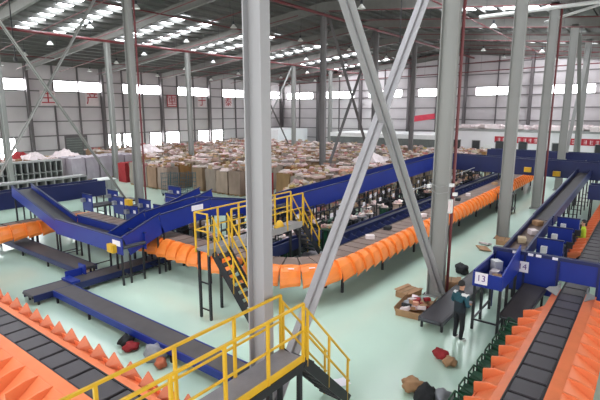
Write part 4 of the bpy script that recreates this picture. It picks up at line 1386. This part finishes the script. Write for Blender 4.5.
# junction boxes and cables on the column by the cardboard
jb = thing('junction_box', 'white junction box on the riser of the column by the cardboard', 'box', (14.72, 4.93, 3.1))
MB().box(14.62, 14.78, 5.03, 5.15, 2.95, 3.4).build('case', 'white', jb)
MB().box(14.6, 14.62, 5.05, 5.13, 3.0, 3.35).build('cover', 'white_pink', jb)
cam_ = thing('cable_loops', 'white cables and small cameras strapped around the column by the cardboard', 'cables', (14.6, 5.3, 3.6))
for z in (3.62, 3.84):
    pts = [(14.5, 5.78, z + 0.1), (14.42, 5.42, z - 0.04), (14.5, 5.06, z + 0.06)]
    b = MB()
    for p, q in zip(pts[:-1], pts[1:]):
        b.tube(p, q, 0.012, 6)
    b.build('cable', 'rack_grey', cam_)
for (y, z) in ((5.76, 3.8), (5.02, 3.9), (4.9, 3.62)):
    MB().box(14.45, 14.6, y - 0.06, y + 0.06, z - 0.05, z + 0.05).build('camera_unit', 'white', cam_)

# equipment between the loop and the right stations
o = thing('equipment_cart', 'dark equipment cart standing between the loop end and the right stations', 'cart', (30.3, 7.0, 0))
MB().box(29.9, 30.7, 6.5, 7.5, 0.25, 0.35).build('deck', 'black_metal', o)
for sx in (29.95, 30.65):
    for sy in (6.55, 7.45):
        MB().tube((sx, sy, 0.0), (sx, sy, 1.2), 0.035, 6).build('post', 'black_metal', o)
MB().box(30.0, 30.6, 6.6, 7.4, 1.15, 1.25).build('shelf', 'black_metal', o)
MB().box(30.1, 30.5, 6.75, 7.25, 0.35, 0.85).build('motor', 'steel_dark', o)
MB().box(30.05, 30.4, 6.7, 7.1, 1.25, 1.6).build('console', 'grey_plastic', o)


# ================================================================== PEOPLE
def person(name, label, loc, rz, J, mats, vest=False):
    """continuous skinned figure; J maps joint -> (position, radius), edges listed; faces coloured by garment"""
    o = thing(name, label, 'person', (loc[0], loc[1], 0))
    o.rotation_euler.z = rz
    names = list(J.keys())
    E_ = [('pelvis', 'waist'), ('waist', 'chest'), ('chest', 'collar'), ('collar', 'neck'), ('neck', 'jaw'), ('jaw', 'brow'), ('brow', 'crown')]
    for s in 'lr':
        E_ += [('pelvis', 'hip_' + s), ('hip_' + s, 'knee_' + s), ('knee_' + s, 'ankle_' + s), ('ankle_' + s, 'toe_' + s),
               ('chest', 'sho_' + s), ('sho_' + s, 'elb_' + s), ('elb_' + s, 'wri_' + s), ('wri_' + s, 'palm_' + s)]
        pal = Vector(J['palm_' + s][0])
        wr_ = Vector(J['wri_' + s][0])
        d = (pal - wr_).normalized()
        side = d.cross(Vector((0, 0, 1))).normalized()
        for k, (off, ln) in enumerate(((-0.03, 0.07), (-0.01, 0.08), (0.01, 0.085), (0.03, 0.065))):
            a, b_ = 'f%d%s' % (k, s), 'g%d%s' % (k, s)
            J[a] = (pal + side * off + d * ln * 0.6, 0.0095)
            J[b_] = (pal + side * off * 1.1 + d * ln - Vector((0, 0, 0.03)), 0.0085)
            E_ += [('palm_' + s, a), (a, b_)]
        t = 'th' + s
        J[t] = (wr_ + d * 0.05 + side * (0.055 if s == 'l' else -0.055), 0.0105)
        E_.append(('palm_' + s, t))
    names = list(J.keys())
    me = bpy.data.meshes.new('body')
    me.from_pydata([J[n][0] for n in names], [(names.index(a), names.index(b_)) for a, b_ in E_], [])
    ob = bpy.data.objects.new('body_tmp', me)
    COL.objects.link(ob)
    sk = ob.modifiers.new('skin', 'SKIN')
    sk.use_smooth_shade = True
    for i, n in enumerate(names):
        r = J[n][1]
        me.skin_vertices[0].data[i].radius = r if isinstance(r, tuple) else (r, r)
        me.skin_vertices[0].data[i].use_root = n == 'pelvis'
    sb = ob.modifiers.new('sub', 'SUBSURF')
    sb.levels = 3
    sb.render_levels = 3
    bpy.context.view_layer.update()
    m2 = bpy.data.meshes.new_from_object(ob.evaluated_get(bpy.context.evaluated_depsgraph_get()))
    bpy.data.objects.remove(ob)
    m2.materials.clear()
    for k in ('skin', mats[0], mats[1], mats[2]) + tuple(mats[3:]):
        m2.materials.append(MATS[k])
    hip = J['pelvis'][0][2]
    neck = J['neck'][0]
    for p in m2.polygons:
        c = p.center
        p.use_smooth = True
        near_hand = min((Vector(J['palm_' + s][0]) - c).length for s in 'lr') < 0.105
        if c.z < 0.09:
            p.material_index = 3
        elif near_hand or c.z > neck[2]:
            p.material_index = 0
        elif c.z < hip - 0.06:
            p.material_index = 2
        else:
            p.material_index = 1
            if len(mats) > 3:
                if 1.33 < c.z < 1.45 and 0.085 < abs(c.y) < 0.235 and p.normal.z > 0.3:
                    p.material_index = 5          # white shoulder patch
                elif abs(c.y) > 0.175 or (c.x < -0.06 and c.z > 1.16):
                    p.material_index = 4          # teal sleeves and back
    bo = bpy.data.objects.new('body', m2)
    COL.objects.link(bo)
    bo.parent = o
    # hair cap, ears, nose
    hd = Vector(J['brow'][0])
    bm = bmesh.new()
    bmesh.ops.create_uvsphere(bm, u_segments=14, v_segments=9, radius=1)
    for v in bm.verts:
        c = v.co
        if c.z < -0.35:
            c.z = -0.35
        if c.x > 0.35 and c.z < 0.3:
            c.x = 0.35
        v.co = Vector((c.x * 0.105 - 0.012, c.y * 0.088, c.z * 0.115 + 0.035))
    mh = bpy.data.meshes.new('hair')
    bm.to_mesh(mh)
    bm.free()
    mh.materials.append(MATS['hair'])
    h = bpy.data.objects.new('hair', mh)
    COL.objects.link(h)
    h.parent = o
    h.location = hd
    return o, hd


def local_part(o, name, mb, m_):
    ob = bpy.data.objects.new(name, mb.mesh(name, m_))
    COL.objects.link(ob)
    ob.parent = o
    return ob


def std_joints(h=1.70):
    k = h / 1.70
    return {
        'pelvis': ((0, 0, 0.93 * k), (0.13, 0.15)), 'waist': ((0.0, 0, 1.06 * k), (0.115, 0.14)), 'chest': ((0.0, 0, 1.26 * k), (0.125, 0.17)),
        'collar': ((0.0, 0, 1.40 * k), (0.09, 0.10)), 'neck': ((0.015, 0, 1.46 * k), 0.055), 'jaw': ((0.04, 0, 1.53 * k), (0.068, 0.062)), 'brow': ((0.025, 0, 1.61 * k), (0.085, 0.075)), 'crown': ((0.01, 0, 1.67 * k), (0.06, 0.055)),
        'hip_l': ((0, 0.09, 0.86 * k), 0.10), 'knee_l': ((0.02, 0.10, 0.49 * k), 0.068), 'ankle_l': ((-0.02, 0.11, 0.08 * k), 0.05), 'toe_l': ((0.17, 0.13, 0.04), (0.045, 0.035)),
        'hip_r': ((0, -0.09, 0.86 * k), 0.10), 'knee_r': ((0.03, -0.10, 0.49 * k), 0.068), 'ankle_r': ((-0.02, -0.11, 0.08 * k), 0.05), 'toe_r': ((0.17, -0.14, 0.04), (0.045, 0.035)),
        'sho_l': ((0, 0.19, 1.36 * k), 0.07), 'elb_l': ((-0.01, 0.27, 1.10 * k), 0.055), 'wri_l': ((0.20, 0.15, 1.03 * k), 0.036), 'palm_l': ((0.28, 0.10, 1.04 * k), (0.035, 0.025)),
        'sho_r': ((0, -0.19, 1.36 * k), 0.07), 'elb_r': ((-0.01, -0.27, 1.10 * k), 0.055), 'wri_r': ((0.20, -0.15, 1.03 * k), 0.036), 'palm_r': ((0.28, -0.10, 1.04 * k), (0.035, 0.025)),
    }


def face(o, hd):
    local_part(o, 'nose', MB().prism([(hd.x + 0.08, -0.014, hd.z - 0.045), (hd.x + 0.08, 0.014, hd.z - 0.045), (hd.x + 0.08, 0, hd.z)], (0.022, 0, -0.006)), 'skin')
    for s in (-1, 1):
        local_part(o, 'eye', MB().rbox((hd.x + 0.078, s * 0.03, hd.z + 0.004), (0.012, 0.024, 0.012)), 'black_cloth')
        local_part(o, 'ear', MB().tube((hd.x - 0.005, s * 0.07, hd.z - 0.02), (hd.x - 0.01, s * 0.092, hd.z - 0.015), 0.026, 8), 'skin')
    local_part(o, 'mouth', MB().rbox((hd.x + 0.082, 0, hd.z - 0.075), (0.01, 0.042, 0.01)), 'red_cloth')


o, hd = person('person', 'person in teal and black jacket with white shoulder patches, standing by the charcoal conveyor', (12.0, 3.72), math.radians(-25), std_joints(1.70), ('dark_jacket', 'pants', 'white', 'teal_jacket', 'white'))
face(o, hd)
local_part(o, 'collar', MB().tube((0.01, 0, 1.41), (0.02, 0, 1.475), 0.085, 10, 0.07), 'dark_jacket')
# handset held by the man (a thing of its own)
hb = MB().rbox((0, 0, 0), (0.16, 0.10, 0.03)).build('handheld_scanner', 'grey_plastic')
tag(hb, 'small grey handheld device held by the person in the teal jacket', 'scanner')
v = Matrix.Rotation(math.radians(-25), 4, 'Z') @ Vector((0.34, 0, 1.055))
hb.location = (12.0 + v.x, 3.72 + v.y, v.z)
hb.rotation_euler.z = math.radians(-25)

o, hd = person('person', 'person in dark clothes and yellow vest standing at the right induction stations', (22.3, 2.0), math.radians(100), std_joints(1.70), ('vest', 'pants', 'black_cloth'))
face(o, hd)
